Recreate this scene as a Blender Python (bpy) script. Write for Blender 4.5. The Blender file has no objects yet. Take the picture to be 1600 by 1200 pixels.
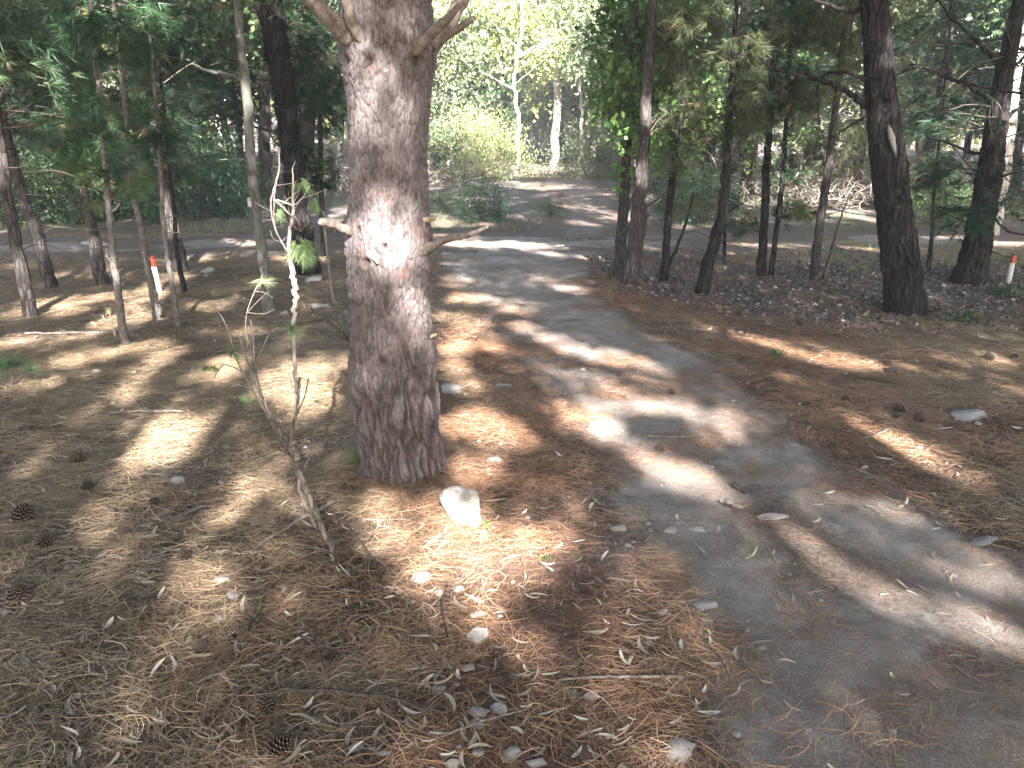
import bpy, math, random
import numpy as np
from mathutils import Vector, Matrix

# ------------------------------------------------------------------ camera, world, sun, exposure
SC = bpy.context.scene
COL = SC.collection
CAM_H = 1.60
PITCH = math.radians(17.3)
FPX = 1280.0                                   # focal length in pixels of a 1600 px wide frame
SUN_EL = math.radians(30.0)
SUN_TO = np.array([0.162, -0.987])             # horizontal direction towards the sun (behind the camera)
SUN_TO = SUN_TO / np.linalg.norm(SUN_TO)

cam_d = bpy.data.cameras.new('camera')
cam = bpy.data.objects.new('camera', cam_d)
COL.objects.link(cam)
cam.location = (0, 0, CAM_H)
cam.rotation_euler = (math.pi / 2 - PITCH, 0, 0)
cam_d.sensor_width = 36.0
cam_d.lens = 36.0 * FPX / 1600.0
cam_d.clip_start = 0.05
cam_d.clip_end = 2000
SC.camera = cam

w = bpy.data.worlds.new('World')
SC.world = w
w.use_nodes = True
nt = w.node_tree
nt.nodes.clear()
sky = nt.nodes.new('ShaderNodeTexSky')
sky.sky_type = 'NISHITA'
sky.sun_disc = False
sky.sun_elevation = SUN_EL
sky.sun_rotation = math.atan2(SUN_TO[0], SUN_TO[1])
sky.dust_density = 1.6
bg = nt.nodes.new('ShaderNodeBackground')
bg.inputs['Strength'].default_value = 0.066
wo = nt.nodes.new('ShaderNodeOutputWorld')
nt.links.new(sky.outputs[0], bg.inputs[0])
nt.links.new(bg.outputs[0], wo.inputs[0])

sd = bpy.data.lights.new('sun', 'SUN')
sd.energy = 5.0
sd.angle = math.radians(0.53)
sd.color = (1.0, 0.972, 0.935)
sun = bpy.data.objects.new('sun', sd)
COL.objects.link(sun)
to_sun = Vector((SUN_TO[0] * math.cos(SUN_EL), SUN_TO[1] * math.cos(SUN_EL), math.sin(SUN_EL)))
sun.rotation_euler = to_sun.to_track_quat('Z', 'Y').to_euler()
sun.location = (2, -10, 14)

SC.view_settings.view_transform = 'Standard'
SC.view_settings.look = 'None'
SC.view_settings.gamma = 1.0
SC.view_settings.use_curve_mapping = False
SC.view_settings.exposure = 3.52
SC.cycles.max_bounces = 6
SC.cycles.diffuse_bounces = 4
SC.cycles.glossy_bounces = 2
SC.cycles.transmission_bounces = 3
SC.cycles.volume_bounces = 0

rng = np.random.default_rng(7)
R = random.Random(11)

# ------------------------------------------------------------------ camera geometry used to read distances off the photo
CP, SP = math.cos(PITCH), math.sin(PITCH)


def ray(px, py):
    a = (px - 800) / FPX
    b = (600 - py) / FPX
    return np.array([a, CP + b * SP, -SP + b * CP])


def G(px, py):
    d = ray(px, py)
    t = -CAM_H / d[2]
    return np.array([d[0] * t, d[1] * t, 0.0])


def AT(px, py, Y):
    d = ray(px, py)
    t = Y / d[1]
    return np.array([d[0] * t, Y, CAM_H + d[2] * t])


def depth(P):
    return P[1] * CP - (P[2] - CAM_H) * SP


def PX(P):
    P = np.asarray(P, float)
    x, y, z = P[..., 0], P[..., 1], P[..., 2] - CAM_H
    dep = np.maximum(y * CP - z * SP, 1e-3)
    up = y * SP + z * CP
    return 800 + FPX * x / dep, 600 - FPX * up / dep, dep


# ------------------------------------------------------------------ noise
def _hash(ix, iy, s=0):
    n = (ix.astype(np.int64) * 374761393 + iy.astype(np.int64) * 668265263 + s * 1442695041) & 0x7fffffff
    n = ((n ^ (n >> 13)) * 1274126177) & 0x7fffffff
    n = n ^ (n >> 16)
    return (n & 0xffff) / 65535.0


def vnoise(x, y, s=0):
    x = np.asarray(x, float); y = np.asarray(y, float)
    ix = np.floor(x); iy = np.floor(y)
    fx = x - ix; fy = y - iy
    fx = fx * fx * (3 - 2 * fx); fy = fy * fy * (3 - 2 * fy)
    a = _hash(ix, iy, s); b = _hash(ix + 1, iy, s); c = _hash(ix, iy + 1, s); d = _hash(ix + 1, iy + 1, s)
    return (a * (1 - fx) + b * fx) * (1 - fy) + (c * (1 - fx) + d * fx) * fy


def fbm(x, y, o=4, s=0):
    r = 0; a = 0.5; t = 0
    for k in range(o):
        r = r + a * vnoise(x, y, s + k * 17); t += a
        x = x * 2.03 + 3.1; y = y * 2.03 + 1.7; a *= 0.5
    return r / t


def worley(u, v, pu, s=0):
    """F1, F2 and the id of the nearest cell; periodic in u with period pu"""
    iu = np.floor(u); iv = np.floor(v)
    f1 = np.full(u.shape, 9.0); f2 = np.full(u.shape, 9.0); idn = np.zeros(u.shape)
    for du in (-1, 0, 1):
        for dv in (-1, 0, 1):
            cu = iu + du; cv = iv + dv
            cm = np.mod(cu, pu)
            x = cu + 0.1 + 0.8 * _hash(cm, cv, s); y = cv + 0.1 + 0.8 * _hash(cm, cv, s + 5)
            d = np.hypot(u - x, v - y)
            m = d < f1
            f2 = np.where(m, f1, np.minimum(f2, d))
            idn = np.where(m, _hash(cm, cv, s + 9), idn)
            f1 = np.where(m, d, f1)
    return f1, f2, idn


def hz(x, y):
    """height of the ground"""
    x = np.asarray(x, float); y = np.asarray(y, float)
    near = 0.035 * (fbm(x * 1.3 + 40, y * 1.3 + 9, 3, 3) - 0.5) + 0.014 * (fbm(x * 7, y * 7, 3, 8) - 0.5)
    far = 0.35 * (fbm(x * 0.12 + 5, y * 0.12, 2, 21) - 0.5) * np.clip((np.abs(y) - 13) / 14, 0, 1)
    rise = 0.02 * np.clip(y - 36, 0, 200) ** 1.25
    mound = 0.045 * np.exp(-(((x + 0.53) ** 2 + (y - 3.60) ** 2) / 0.085)) * (0.6 + 0.8 * fbm(x * 9, y * 9, 2, 14))
    return near + far + rise + mound


# ------------------------------------------------------------------ materials
def mat(name):
    m = bpy.data.materials.new(name)
    m.use_nodes = True
    m.node_tree.nodes.clear()
    return m, m.node_tree


def nd(t, typ, **kw):
    n = t.nodes.new(typ)
    for k, v in kw.items():
        setattr(n, k, v)
    return n


def ramp(t, fac, stops):
    r = t.nodes.new('ShaderNodeValToRGB')
    cr = r.color_ramp
    while len(cr.elements) < len(stops):
        cr.elements.new(0.5)
    for e, (p, c) in zip(cr.elements, stops):
        e.position = p
        e.color = (c[0], c[1], c[2], 1)
    t.links.new(fac, r.inputs[0])
    return r.outputs[0]


def noise(t, scale, detail=4, rough=0.6, vec=None, dist=0.0):
    n = t.nodes.new('ShaderNodeTexNoise')
    n.inputs['Scale'].default_value = scale
    n.inputs['Detail'].default_value = detail
    n.inputs['Roughness'].default_value = rough
    n.inputs['Distortion'].default_value = dist
    if vec is not None:
        t.links.new(vec, n.inputs['Vector'])
    return n.outputs['Fac']


def mix(t, fac, a, b, mode='MIX'):
    m = t.nodes.new('ShaderNodeMix')
    m.data_type = 'RGBA'
    m.blend_type = mode
    if isinstance(fac, (int, float)):
        m.inputs[0].default_value = fac
    else:
        t.links.new(fac, m.inputs[0])
    for s, v in ((6, a), (7, b)):
        if isinstance(v, tuple):
            m.inputs[s].default_value = (v[0], v[1], v[2], 1)
        else:
            t.links.new(v, m.inputs[s])
    return m.outputs[2]


def attr(t, name):
    a = t.nodes.new('ShaderNodeAttribute')
    a.attribute_name = name
    return a.outputs['Fac']


def finish(m, t, color, rough=0.9, bump=None, bstr=0.5, bdist=0.01, spec=0.2):
    p = nd(t, 'ShaderNodeBsdfPrincipled')
    if isinstance(color, tuple):
        p.inputs['Base Color'].default_value = (*color, 1)
    else:
        t.links.new(color, p.inputs['Base Color'])
    p.inputs['Roughness'].default_value = rough
    p.inputs['Specular IOR Level'].default_value = spec
    if bump is not None:
        b = nd(t, 'ShaderNodeBump')
        b.inputs['Strength'].default_value = bstr
        b.inputs['Distance'].default_value = bdist
        t.links.new(bump, b.inputs['Height'])
        t.links.new(b.outputs[0], p.inputs['Normal'])
    o = nd(t, 'ShaderNodeOutputMaterial')
    t.links.new(p.outputs[0], o.inputs[0])
    return m


def objvec(t):
    return nd(t, 'ShaderNodeTexCoord').outputs['Object']


def geopos(t):
    return nd(t, 'ShaderNodeNewGeometry').outputs['Position']


def m_foliage(name, stops, trans=0.35, rough=0.5):
    """leaves: the colour runs over the per-leaf attribute 'tint'; light passes through"""
    m, t = mat(name)
    c = ramp(t, attr(t, 'tint'), stops)
    d = nd(t, 'ShaderNodeBsdfDiffuse'); t.links.new(c, d.inputs[0])
    tr = nd(t, 'ShaderNodeBsdfTranslucent'); t.links.new(c, tr.inputs[0])
    g = nd(t, 'ShaderNodeBsdfGlossy'); g.inputs['Roughness'].default_value = rough
    g.inputs[0].default_value = (0.9, 0.95, 0.9, 1)
    s1 = nd(t, 'ShaderNodeMixShader'); s1.inputs[0].default_value = trans
    t.links.new(d.outputs[0], s1.inputs[1]); t.links.new(tr.outputs[0], s1.inputs[2])
    s2 = nd(t, 'ShaderNodeMixShader'); s2.inputs[0].default_value = 0.03
    t.links.new(s1.outputs[0], s2.inputs[1]); t.links.new(g.outputs[0], s2.inputs[2])
    o = nd(t, 'ShaderNodeOutputMaterial'); t.links.new(s2.outputs[0], o.inputs[0])
    return m


def m_litter(name, stops, rough=0.75):
    m, t = mat(name)
    c = ramp(t, attr(t, 'tint'), stops)
    d = nd(t, 'ShaderNodeBsdfDiffuse'); t.links.new(c, d.inputs[0])
    g = nd(t, 'ShaderNodeBsdfGlossy'); g.inputs['Roughness'].default_value = 0.45
    s2 = nd(t, 'ShaderNodeMixShader'); s2.inputs[0].default_value = 0.05
    t.links.new(d.outputs[0], s2.inputs[1]); t.links.new(g.outputs[0], s2.inputs[2])
    o = nd(t, 'ShaderNodeOutputMaterial'); t.links.new(s2.outputs[0], o.inputs[0])
    return m


def redness(t, c):
    """needles lie redder in a broad band along the track, tan elsewhere"""
    gp = geopos(t)
    sp = nd(t, 'ShaderNodeSeparateXYZ'); t.links.new(gp, sp.inputs[0])
    mr = nd(t, 'ShaderNodeMapRange'); t.links.new(sp.outputs[0], mr.inputs[0])
    mr.inputs[1].default_value = -2.0; mr.inputs[2].default_value = 6.0
    xr = ramp(t, mr.outputs[0], [(0.10, (0, 0, 0)), (0.24, (.42, .42, .42)), (0.42, (.42, .42, .42)), (0.75, (0.08, 0.08, 0.08))])
    ad = nd(t, 'ShaderNodeMath', operation='ADD'); t.links.new(xr, ad.inputs[0])
    t.links.new(noise(t, 1.1, 3, 0.6, gp), ad.inputs[1])
    f = ramp(t, ad.outputs[0], [(0.55, (0, 0, 0)), (0.95, (0.8, 0.8, 0.8))])
    return mix(t, f, c, mix(t, 1.0, c, (1.0, 0.72, 0.66), 'MULTIPLY'))


def m_needle(name, stops):
    m, t = mat(name)
    c = redness(t, ramp(t, attr(t, 'tint'), stops))
    d = nd(t, 'ShaderNodeBsdfDiffuse'); t.links.new(c, d.inputs[0])
    g = nd(t, 'ShaderNodeBsdfGlossy'); g.inputs['Roughness'].default_value = 0.45
    s2 = nd(t, 'ShaderNodeMixShader'); s2.inputs[0].default_value = 0.05
    t.links.new(d.outputs[0], s2.inputs[1]); t.links.new(g.outputs[0], s2.inputs[2])
    o = nd(t, 'ShaderNodeOutputMaterial'); t.links.new(s2.outputs[0], o.inputs[0])
    return m


def m_bark(name, dark, mid, light, scale=9.0, zs=0.25, bd=0.012, red=None, plain=False):
    m, t = mat(name)
    ov = objvec(t)
    mp = nd(t, 'ShaderNodeMapping'); mp.inputs['Scale'].default_value = (1, 1, zs)
    t.links.new(ov, mp.inputs[0])
    v = nd(t, 'ShaderNodeTexVoronoi', feature='DISTANCE_TO_EDGE'); v.inputs['Scale'].default_value = scale * 2.2
    nn = nd(t, 'ShaderNodeTexNoise'); nn.inputs['Scale'].default_value = scale; nn.inputs['Detail'].default_value = 5
    t.links.new(mp.outputs[0], nn.inputs['Vector'])
    ad = nd(t, 'ShaderNodeVectorMath', operation='MULTIPLY_ADD')
    t.links.new(nn.outputs['Color'], ad.inputs[0]); ad.inputs[1].default_value = (0.09, 0.09, 0.09)
    t.links.new(mp.outputs[0], ad.inputs[2]); t.links.new(ad.outputs[0], v.inputs['Vector'])
    e = ramp(t, v.outputs['Distance'], [(0.0, (0, 0, 0)), (0.16, (1, 1, 1))])
    n2 = noise(t, scale * 5, 6, 0.7, mp.outputs[0])
    c = ramp(t, n2, [(0.3, dark), (0.5, mid), (0.72, light)])
    if plain:
        e = n2
    else:
        c = mix(t, e, dark, c)
    lg = noise(t, 1.3, 3, 0.6, ov)
    c = mix(t, ramp(t, lg, [(0.45, (0, 0, 0)), (0.7, (0.5, 0.5, 0.5))]), c, red or mid)
    hh = mix(t, 0.35, e, n2)
    return finish(m, t, c, 0.95, hh, 0.9, bd, 0.1)


M = {}
# needle-covered ground
m, t = mat('needle_ground')
gp = geopos(t)
n1 = noise(t, 55, 6, 0.75, gp, 0.6)
c = ramp(t, n1, [(0.25, (0.035, 0.024, 0.018)), (0.47, (0.12, 0.086, 0.064)), (0.62, (0.23, 0.172, 0.125)), (0.8, (0.37, 0.29, 0.21))])
c = redness(t, c)
c2 = ramp(t, noise(t, 30, 6, 0.8, gp), [(0.3, (0.075, 0.062, 0.058)), (0.5, (0.18, 0.152, 0.145)), (0.75, (0.34, 0.295, 0.275))])
c = mix(t, attr(t, 'bare'), c, c2)
c3 = ramp(t, noise(t, 24, 6, 0.8, gp), [(0.3, (0.05, 0.055, 0.022)), (0.55, (0.17, 0.16, 0.075)), (0.75, (0.33, 0.28, 0.16))])
c = mix(t, attr(t, 'grassy'), c, c3)
bg_ = noise(t, 1.7, 4, 0.6, gp)
c = mix(t, ramp(t, bg_, [(0.42, (0, 0, 0)), (0.7, (0.6, 0.6, 0.6))]), c, mix(t, 0.5, c, (0.10, 0.085, 0.075)))
M['ground'] = finish(m, t, c, 0.95, n1, 0.8, 0.02, 0.1)
# compacted dirt of the tracks
m, t = mat('track_dirt')
gp = geopos(t)
fine = noise(t, 130, 5, 0.7, gp)
base = ramp(t, fine, [(0.32, (0.175, 0.134, 0.110)), (0.5, (0.295, 0.238, 0.202)), (0.68, (0.43, 0.365, 0.318))])
pale = ramp(t, noise(t, 2.0, 8, 0.78, gp, 0.5), [(0.44, (0, 0, 0)), (0.62, (0.9, 0.9, 0.9))])
c = mix(t, pale, base, mix(t, 0.6, base, (0.52, 0.48, 0.45)))
red = ramp(t, noise(t, 2.3, 6, 0.75, gp), [(0.42, (0, 0, 0)), (0.64, (0.85, 0.85, 0.85))])
c = mix(t, red, c, mix(t, 0.45, base, (0.22, 0.135, 0.095)))
c = mix(t, ramp(t, noise(t, 9, 6, 0.8, gp), [(0.35, (.5, .5, .5)), (0.52, (0, 0, 0))]), c, mix(t, 0.6, c, (0.09, 0.07, 0.06)))
vv = nd(t, 'ShaderNodeTexVoronoi'); vv.inputs['Scale'].default_value = 42; t.links.new(gp, vv.inputs['Vector'])
chip = ramp(t, vv.outputs['Distance'], [(0.10, (1, 1, 1)), (0.17, (0, 0, 0))])
v3 = nd(t, 'ShaderNodeTexVoronoi'); v3.inputs['Scale'].default_value = 120; t.links.new(gp, v3.inputs['Vector'])
c = mix(t, ramp(t, v3.outputs['Distance'], [(0.14, (.8, .8, .8)), (0.22, (0, 0, 0))]), c, mix(t, noise(t, 60, 2, .5, gp), (0.06, 0.045, 0.038), (0.42, 0.37, 0.33)))
c = mix(t, chip, c, (0.42, 0.38, 0.345))
deb = ramp(t, noise(t, 48, 6, 0.78, gp, 0.6), [(0.28, (0.04, 0.029, 0.024)), (0.5, (0.15, 0.106, 0.083)), (0.72, (0.33, 0.26, 0.205))])
dm = nd(t, 'ShaderNodeMath', operation='MULTIPLY_ADD')
t.links.new(noise(t, 22, 6, 0.8, gp), dm.inputs[0]); dm.inputs[1].default_value = 1.3
dm2 = nd(t, 'ShaderNodeMath', operation='MULTIPLY_ADD'); t.links.new(attr(t, 'debris'), dm2.inputs[0]); dm2.inputs[1].default_value = 1.25; dm2.inputs[2].default_value = -1.0
t.links.new(dm2.outputs[0], dm.inputs[2])
c = mix(t, ramp(t, dm.outputs[0], [(0.0, (0, 0, 0)), (0.35, (0.9, 0.9, 0.9))]), c, deb)
hh = mix(t, 0.5, fine, noise(t, 14, 5, 0.7, gp))
M['track'] = finish(m, t, c, 0.95, hh, 1.0, 0.03, 0.08)
M['pine_bark'] = None
m, t = mat('thick_pine_bark')
ov = objvec(t)
cav = attr(t, 'tint')
mp = nd(t, 'ShaderNodeMapping'); mp.inputs['Scale'].default_value = (1, 1, 0.35); t.links.new(ov, mp.inputs[0])
n2 = noise(t, 60, 6, 0.75, mp.outputs[0])
pl = ramp(t, n2, [(0.28, (0.048, 0.038, 0.038)), (0.5, (0.125, 0.103, 0.102)), (0.72, (0.215, 0.184, 0.184))])
fi = ramp(t, n2, [(0.3, (0.022, 0.016, 0.014)), (0.7, (0.065, 0.044, 0.038))])
c = mix(t, ramp(t, cav, [(0.08, (0, 0, 0)), (0.75, (1, 1, 1))]), fi, pl)
rp = ramp(t, noise(t, 5, 5, 0.7, ov), [(0.56, (0, 0, 0)), (0.70, (0.65, 0.65, 0.65))])
c = mix(t, rp, c, mix(t, 0.5, c, (0.25, 0.12, 0.085)))
M['pine_bark'] = finish(m, t, c, 0.95, n2, 0.7, 0.006, 0.1)
M['dark_bark'] = m_bark('dark_pine_bark', (0.009, 0.008, 0.008), (0.027, 0.023, 0.023), (0.06, 0.053, 0.052), 9, 0.22, 0.014)
M['mid_bark'] = m_bark('brown_bark', (0.022, 0.018, 0.017), (0.062, 0.053, 0.049), (0.135, 0.118, 0.108), 12, 0.22, 0.008)
M['pale_bark'] = m_bark('pale_smooth_bark', (0.16, 0.13, 0.11), (0.40, 0.36, 0.31), (0.58, 0.54, 0.49), 6, 0.3, 0.003, plain=True)
M['grey_bark'] = m_bark('grey_green_bark', (0.04, 0.04, 0.035), (0.10, 0.098, 0.085), (0.18, 0.175, 0.155), 8, 0.3, 0.004, plain=True)
M['dead_wood'] = m_bark('dead_wood', (0.055, 0.042, 0.036), (0.16, 0.128, 0.108), (0.31, 0.265, 0.23), 9, 0.8, 0.003, plain=True)
M['cut_wood'] = m_bark('cut_wood_end', (0.25, 0.18, 0.11), (0.42, 0.33, 0.22), (0.58, 0.48, 0.36), 14, 0.6, 0.002, plain=True)
M['dark_twig'] = m_bark('dark_twig_bark', (0.02, 0.016, 0.013), (0.07, 0.055, 0.045), (0.15, 0.125, 0.105), 14, 0.6, 0.003, plain=True)
# foliage
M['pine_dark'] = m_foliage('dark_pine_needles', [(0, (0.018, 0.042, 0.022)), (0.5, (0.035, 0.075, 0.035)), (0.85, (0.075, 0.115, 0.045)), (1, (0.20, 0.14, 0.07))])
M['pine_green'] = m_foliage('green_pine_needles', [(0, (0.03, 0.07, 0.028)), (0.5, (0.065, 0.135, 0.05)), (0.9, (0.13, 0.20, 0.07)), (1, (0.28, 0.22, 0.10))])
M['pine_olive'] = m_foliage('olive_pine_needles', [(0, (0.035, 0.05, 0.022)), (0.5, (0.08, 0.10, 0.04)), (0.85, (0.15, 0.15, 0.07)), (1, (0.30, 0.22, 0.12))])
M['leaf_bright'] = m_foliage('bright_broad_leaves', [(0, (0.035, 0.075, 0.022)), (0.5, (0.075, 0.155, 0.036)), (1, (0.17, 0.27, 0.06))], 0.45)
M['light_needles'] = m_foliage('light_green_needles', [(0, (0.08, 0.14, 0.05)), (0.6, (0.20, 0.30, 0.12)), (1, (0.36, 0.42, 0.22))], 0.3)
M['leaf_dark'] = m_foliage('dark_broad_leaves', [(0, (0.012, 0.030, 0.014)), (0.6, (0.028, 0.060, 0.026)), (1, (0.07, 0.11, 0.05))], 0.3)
M['leaf_sun'] = m_foliage('sun_brightened_leaves', [(0, (0.16, 0.20, 0.06)), (0.5, (0.34, 0.38, 0.13)), (1, (0.56, 0.58, 0.30))], 0.45)  # yellow-green leaves, colour raised past real foliage to look strongly sunlit
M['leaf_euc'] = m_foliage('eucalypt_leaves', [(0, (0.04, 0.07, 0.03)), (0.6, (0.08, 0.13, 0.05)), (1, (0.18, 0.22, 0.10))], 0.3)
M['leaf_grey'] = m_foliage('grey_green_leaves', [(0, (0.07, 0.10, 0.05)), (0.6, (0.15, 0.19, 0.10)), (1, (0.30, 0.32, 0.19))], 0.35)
M['brush'] = m_foliage('dry_brushwood', [(0, (0.10, 0.08, 0.06)), (0.6, (0.26, 0.22, 0.18)), (1, (0.46, 0.41, 0.35))], 0.1)
M['needle'] = m_needle('fallen_needles', [(0, (0.042, 0.032, 0.026)), (0.35, (0.15, 0.102, 0.066)), (0.65, (0.30, 0.212, 0.132)), (0.9, (0.45, 0.345, 0.225)), (1, (0.56, 0.48, 0.37))])
M['dleaf'] = m_litter('fallen_leaves', [(0, (0.12, 0.09, 0.065)), (0.4, (0.28, 0.225, 0.165)), (0.8, (0.44, 0.375, 0.29)), (1, (0.56, 0.50, 0.41))])
M['gleaf'] = m_litter('grey_leaf_litter', [(0, (0.035, 0.026, 0.023)), (0.4, (0.08, 0.062, 0.056)), (0.8, (0.15, 0.122, 0.112)), (1, (0.30, 0.26, 0.24))])
M['grass'] = m_foliage('grass_blades', [(0, (0.05, 0.10, 0.025)), (0.5, (0.12, 0.20, 0.05)), (1, (0.40, 0.36, 0.18))], 0.4)
m, t = mat('limestone')
ov = objvec(t)
n1 = noise(t, 22, 7, 0.7, ov)
c = ramp(t, n1, [(0.32, (0.15, 0.12, 0.10)), (0.45, (0.33, 0.29, 0.26)), (0.65, (0.54, 0.50, 0.465))])
c = mix(t, ramp(t, noise(t, 5, 4, 0.6, ov), [(0.52, (0, 0, 0)), (0.7, (0.7, 0.7, 0.7))]), c, (0.40, 0.30, 0.23))
M['stone'] = finish(m, t, c, 0.9, n1, 0.8, 0.01, 0.2)
m, t = mat('grey_stone')
ov = objvec(t)
n1 = noise(t, 22, 7, 0.7, ov)
c = ramp(t, n1, [(0.3, (0.14, 0.125, 0.12)), (0.5, (0.33, 0.31, 0.295)), (0.7, (0.50, 0.475, 0.46))])
M['grey_stone'] = finish(m, t, c, 0.9, n1, 0.8, 0.01, 0.2)
m, t = mat('cone_scales')
c = ramp(t, attr(t, 'tint'), [(0, (0.02, 0.014, 0.010)), (0.6, (0.075, 0.052, 0.04)), (1, (0.34, 0.28, 0.23))])
M['cone'] = finish(m, t, c, 0.8, None)
m, t = mat('white_paint')
n1 = noise(t, 18, 6, 0.7, objvec(t))
M['white'] = finish(m, t, ramp(t, n1, [(0.3, (0.26, 0.245, 0.225)), (0.42, (0.46, 0.45, 0.43)), (0.6, (0.48, 0.475, 0.46))]), 0.6, n1, 0.2, 0.003, 0.4)
m, t = mat('red_paint')
M['red'] = finish(m, t, ramp(t, noise(t, 25, 5, 0.6, objvec(t)), [(0.3, (0.20, 0.03, 0.02)), (0.6, (0.34, 0.05, 0.03))]), 0.5)
m, t = mat('orange_paint')
M['orange'] = finish(m, t, ramp(t, noise(t, 25, 5, 0.6, objvec(t)), [(0.3, (0.24, 0.06, 0.03)), (0.6, (0.38, 0.10, 0.045))]), 0.5)
m, t = mat('dull_metal')
M['metal'] = finish(m, t, (0.22, 0.22, 0.22), 0.5, None)


# ------------------------------------------------------------------ mesh building
class MB:
    def __init__(s):
        s.v = []; s.q = []; s.t = []; s.c = []; s.n = 0

    def add(s, v, q=None, t=None, c=0.5):
        v = np.asarray(v, np.float64).reshape(-1, 3)
        if len(v) == 0:
            return
        s.v.append(v)
        if q is not None and len(q):
            s.q.append(np.asarray(q, np.int64).reshape(-1, 4) + s.n)
        if t is not None and len(t):
            s.t.append(np.asarray(t, np.int64).reshape(-1, 3) + s.n)
        s.c.append(np.broadcast_to(np.asarray(c, np.float64), (len(v),)))
        s.n += len(v)

    def mesh(s, name, material, origin=(0, 0, 0), smooth=False, extra=None):
        me = bpy.data.meshes.new(name)
        v = np.concatenate(s.v) - np.asarray(origin, float)
        q = np.concatenate(s.q) if s.q else np.zeros((0, 4), np.int64)
        t = np.concatenate(s.t) if s.t else np.zeros((0, 3), np.int64)
        nl = q.size + t.size
        npol = len(q) + len(t)
        me.vertices.add(len(v)); me.vertices.foreach_set('co', v.astype(np.float32).ravel())
        me.loops.add(nl)
        me.loops.foreach_set('vertex_index', np.concatenate([q.ravel(), t.ravel()]).astype(np.int32))
        me.polygons.add(npol)
        st = np.concatenate([np.arange(len(q)) * 4, q.size + np.arange(len(t)) * 3]).astype(np.int32)
        me.polygons.foreach_set('loop_start', st)
        if smooth:
            me.polygons.foreach_set('use_smooth', np.ones(npol, bool))
        a = me.attributes.new('tint', 'FLOAT', 'POINT')
        a.data.foreach_set('value', np.concatenate(s.c).astype(np.float32))
        for k, arr in (extra or {}).items():
            b = me.attributes.new(k, 'FLOAT', 'POINT')
            b.data.foreach_set('value', np.asarray(arr, np.float32))
        me.materials.append(material)
        me.update(calc_edges=True)
        me.validate()
        return me


def link(name, me, parent=None, loc=(0, 0, 0)):
    o = bpy.data.objects.new(name, me)
    COL.objects.link(o)
    if parent is not None:
        o.parent = parent
    o.location = loc
    return o


def tag(o, label=None, cat=None, group=None, kind=None):
    if label: o['label'] = label
    if cat: o['category'] = cat
    if group: o['group'] = group
    if kind: o['kind'] = kind
    return o


def thing(name, base, label, cat, group=None):
    e = bpy.data.objects.new(name, None)
    e.empty_display_size = 0.2
    COL.objects.link(e)
    e.location = tuple(float(q) for q in base)
    return tag(e, label, cat, group)


def part(name, mb, material, root, smooth=False, kind=None, label=None):
    o = link(name, mb.mesh(name, material, tuple(root.location), smooth), root)
    if kind: o['kind'] = kind
    if label: o['label'] = label
    return o


def frame(d):
    d = d / (np.linalg.norm(d) + 1e-9)
    a = np.array([1.0, 0, 0]) if abs(d[0]) < 0.8 else np.array([0, 1.0, 0])
    x = np.cross(d, a); x /= np.linalg.norm(x)
    return x, np.cross(d, x), d


def smooth_path(pts, rad, per=5, jit=0.0, rs=None):
    pts = np.asarray(pts, float); rad = np.asarray(rad, float)
    if len(pts) == 2:
        pts = np.array([pts[0], (pts[0] + pts[1]) / 2, pts[1]]); rad = np.array([rad[0], (rad[0] + rad[1]) / 2, rad[1]])
    n = len(pts)
    out = []; ro = []
    for i in range(n - 1):
        p0 = pts[max(i - 1, 0)]; p1 = pts[i]; p2 = pts[i + 1]; p3 = pts[min(i + 2, n - 1)]
        for k in range(per):
            u = k / per
            out.append(0.5 * ((2 * p1) + (-p0 + p2) * u + (2 * p0 - 5 * p1 + 4 * p2 - p3) * u * u + (-p0 + 3 * p1 - 3 * p2 + p3) * u ** 3))
            ro.append(rad[i] * (1 - u) + rad[i + 1] * u)
    out.append(pts[-1]); ro.append(rad[-1])
    out = np.array(out); ro = np.array(ro)
    if jit > 0:
        g = rs or rng
        out[1:-1] += g.normal(0, jit, (len(out) - 2, 3)) * ro[1:-1, None]
    return out, ro


def tube(mb, pts, rad, n=8, per=5, jit=0.25, lump=0.08, c=0.5, cap=True):
    P, r = smooth_path(pts, rad, per, jit)
    m = len(P)
    T = np.gradient(P, axis=0)
    T /= np.linalg.norm(T, axis=1)[:, None] + 1e-9
    x, y, _ = frame(T[0])
    ang = np.linspace(0, 2 * np.pi, n, endpoint=False)
    V = np.zeros((m, n, 3))
    for i in range(m):
        x = x - T[i] * np.dot(x, T[i]); x /= np.linalg.norm(x) + 1e-9
        y = np.cross(T[i], x)
        rr = r[i] * (1 + lump * rng.normal(0, 1, n))
        V[i] = P[i] + np.outer(np.cos(ang) * rr, x) + np.outer(np.sin(ang) * rr, y)
    idx = np.arange(m * n).reshape(m, n)
    a = idx[:-1]; b = idx[1:]
    q = np.stack([a, np.roll(a, -1, 1), np.roll(b, -1, 1), b], -1).reshape(-1, 4)
    V = V.reshape(-1, 3)
    t = None
    if cap:
        V = np.vstack([V, P[-1] + T[-1] * r[-1] * 0.2])
        top = idx[-1]; k = len(V) - 1
        t = [(top[i], top[(i + 1) % n], k) for i in range(n)]
    mb.add(V, q, t, c)


def rand_dirs(n, g=rng):
    d = g.normal(0, 1, (n, 3))
    return d / (np.linalg.norm(d, axis=1)[:, None] + 1e-9)


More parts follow.
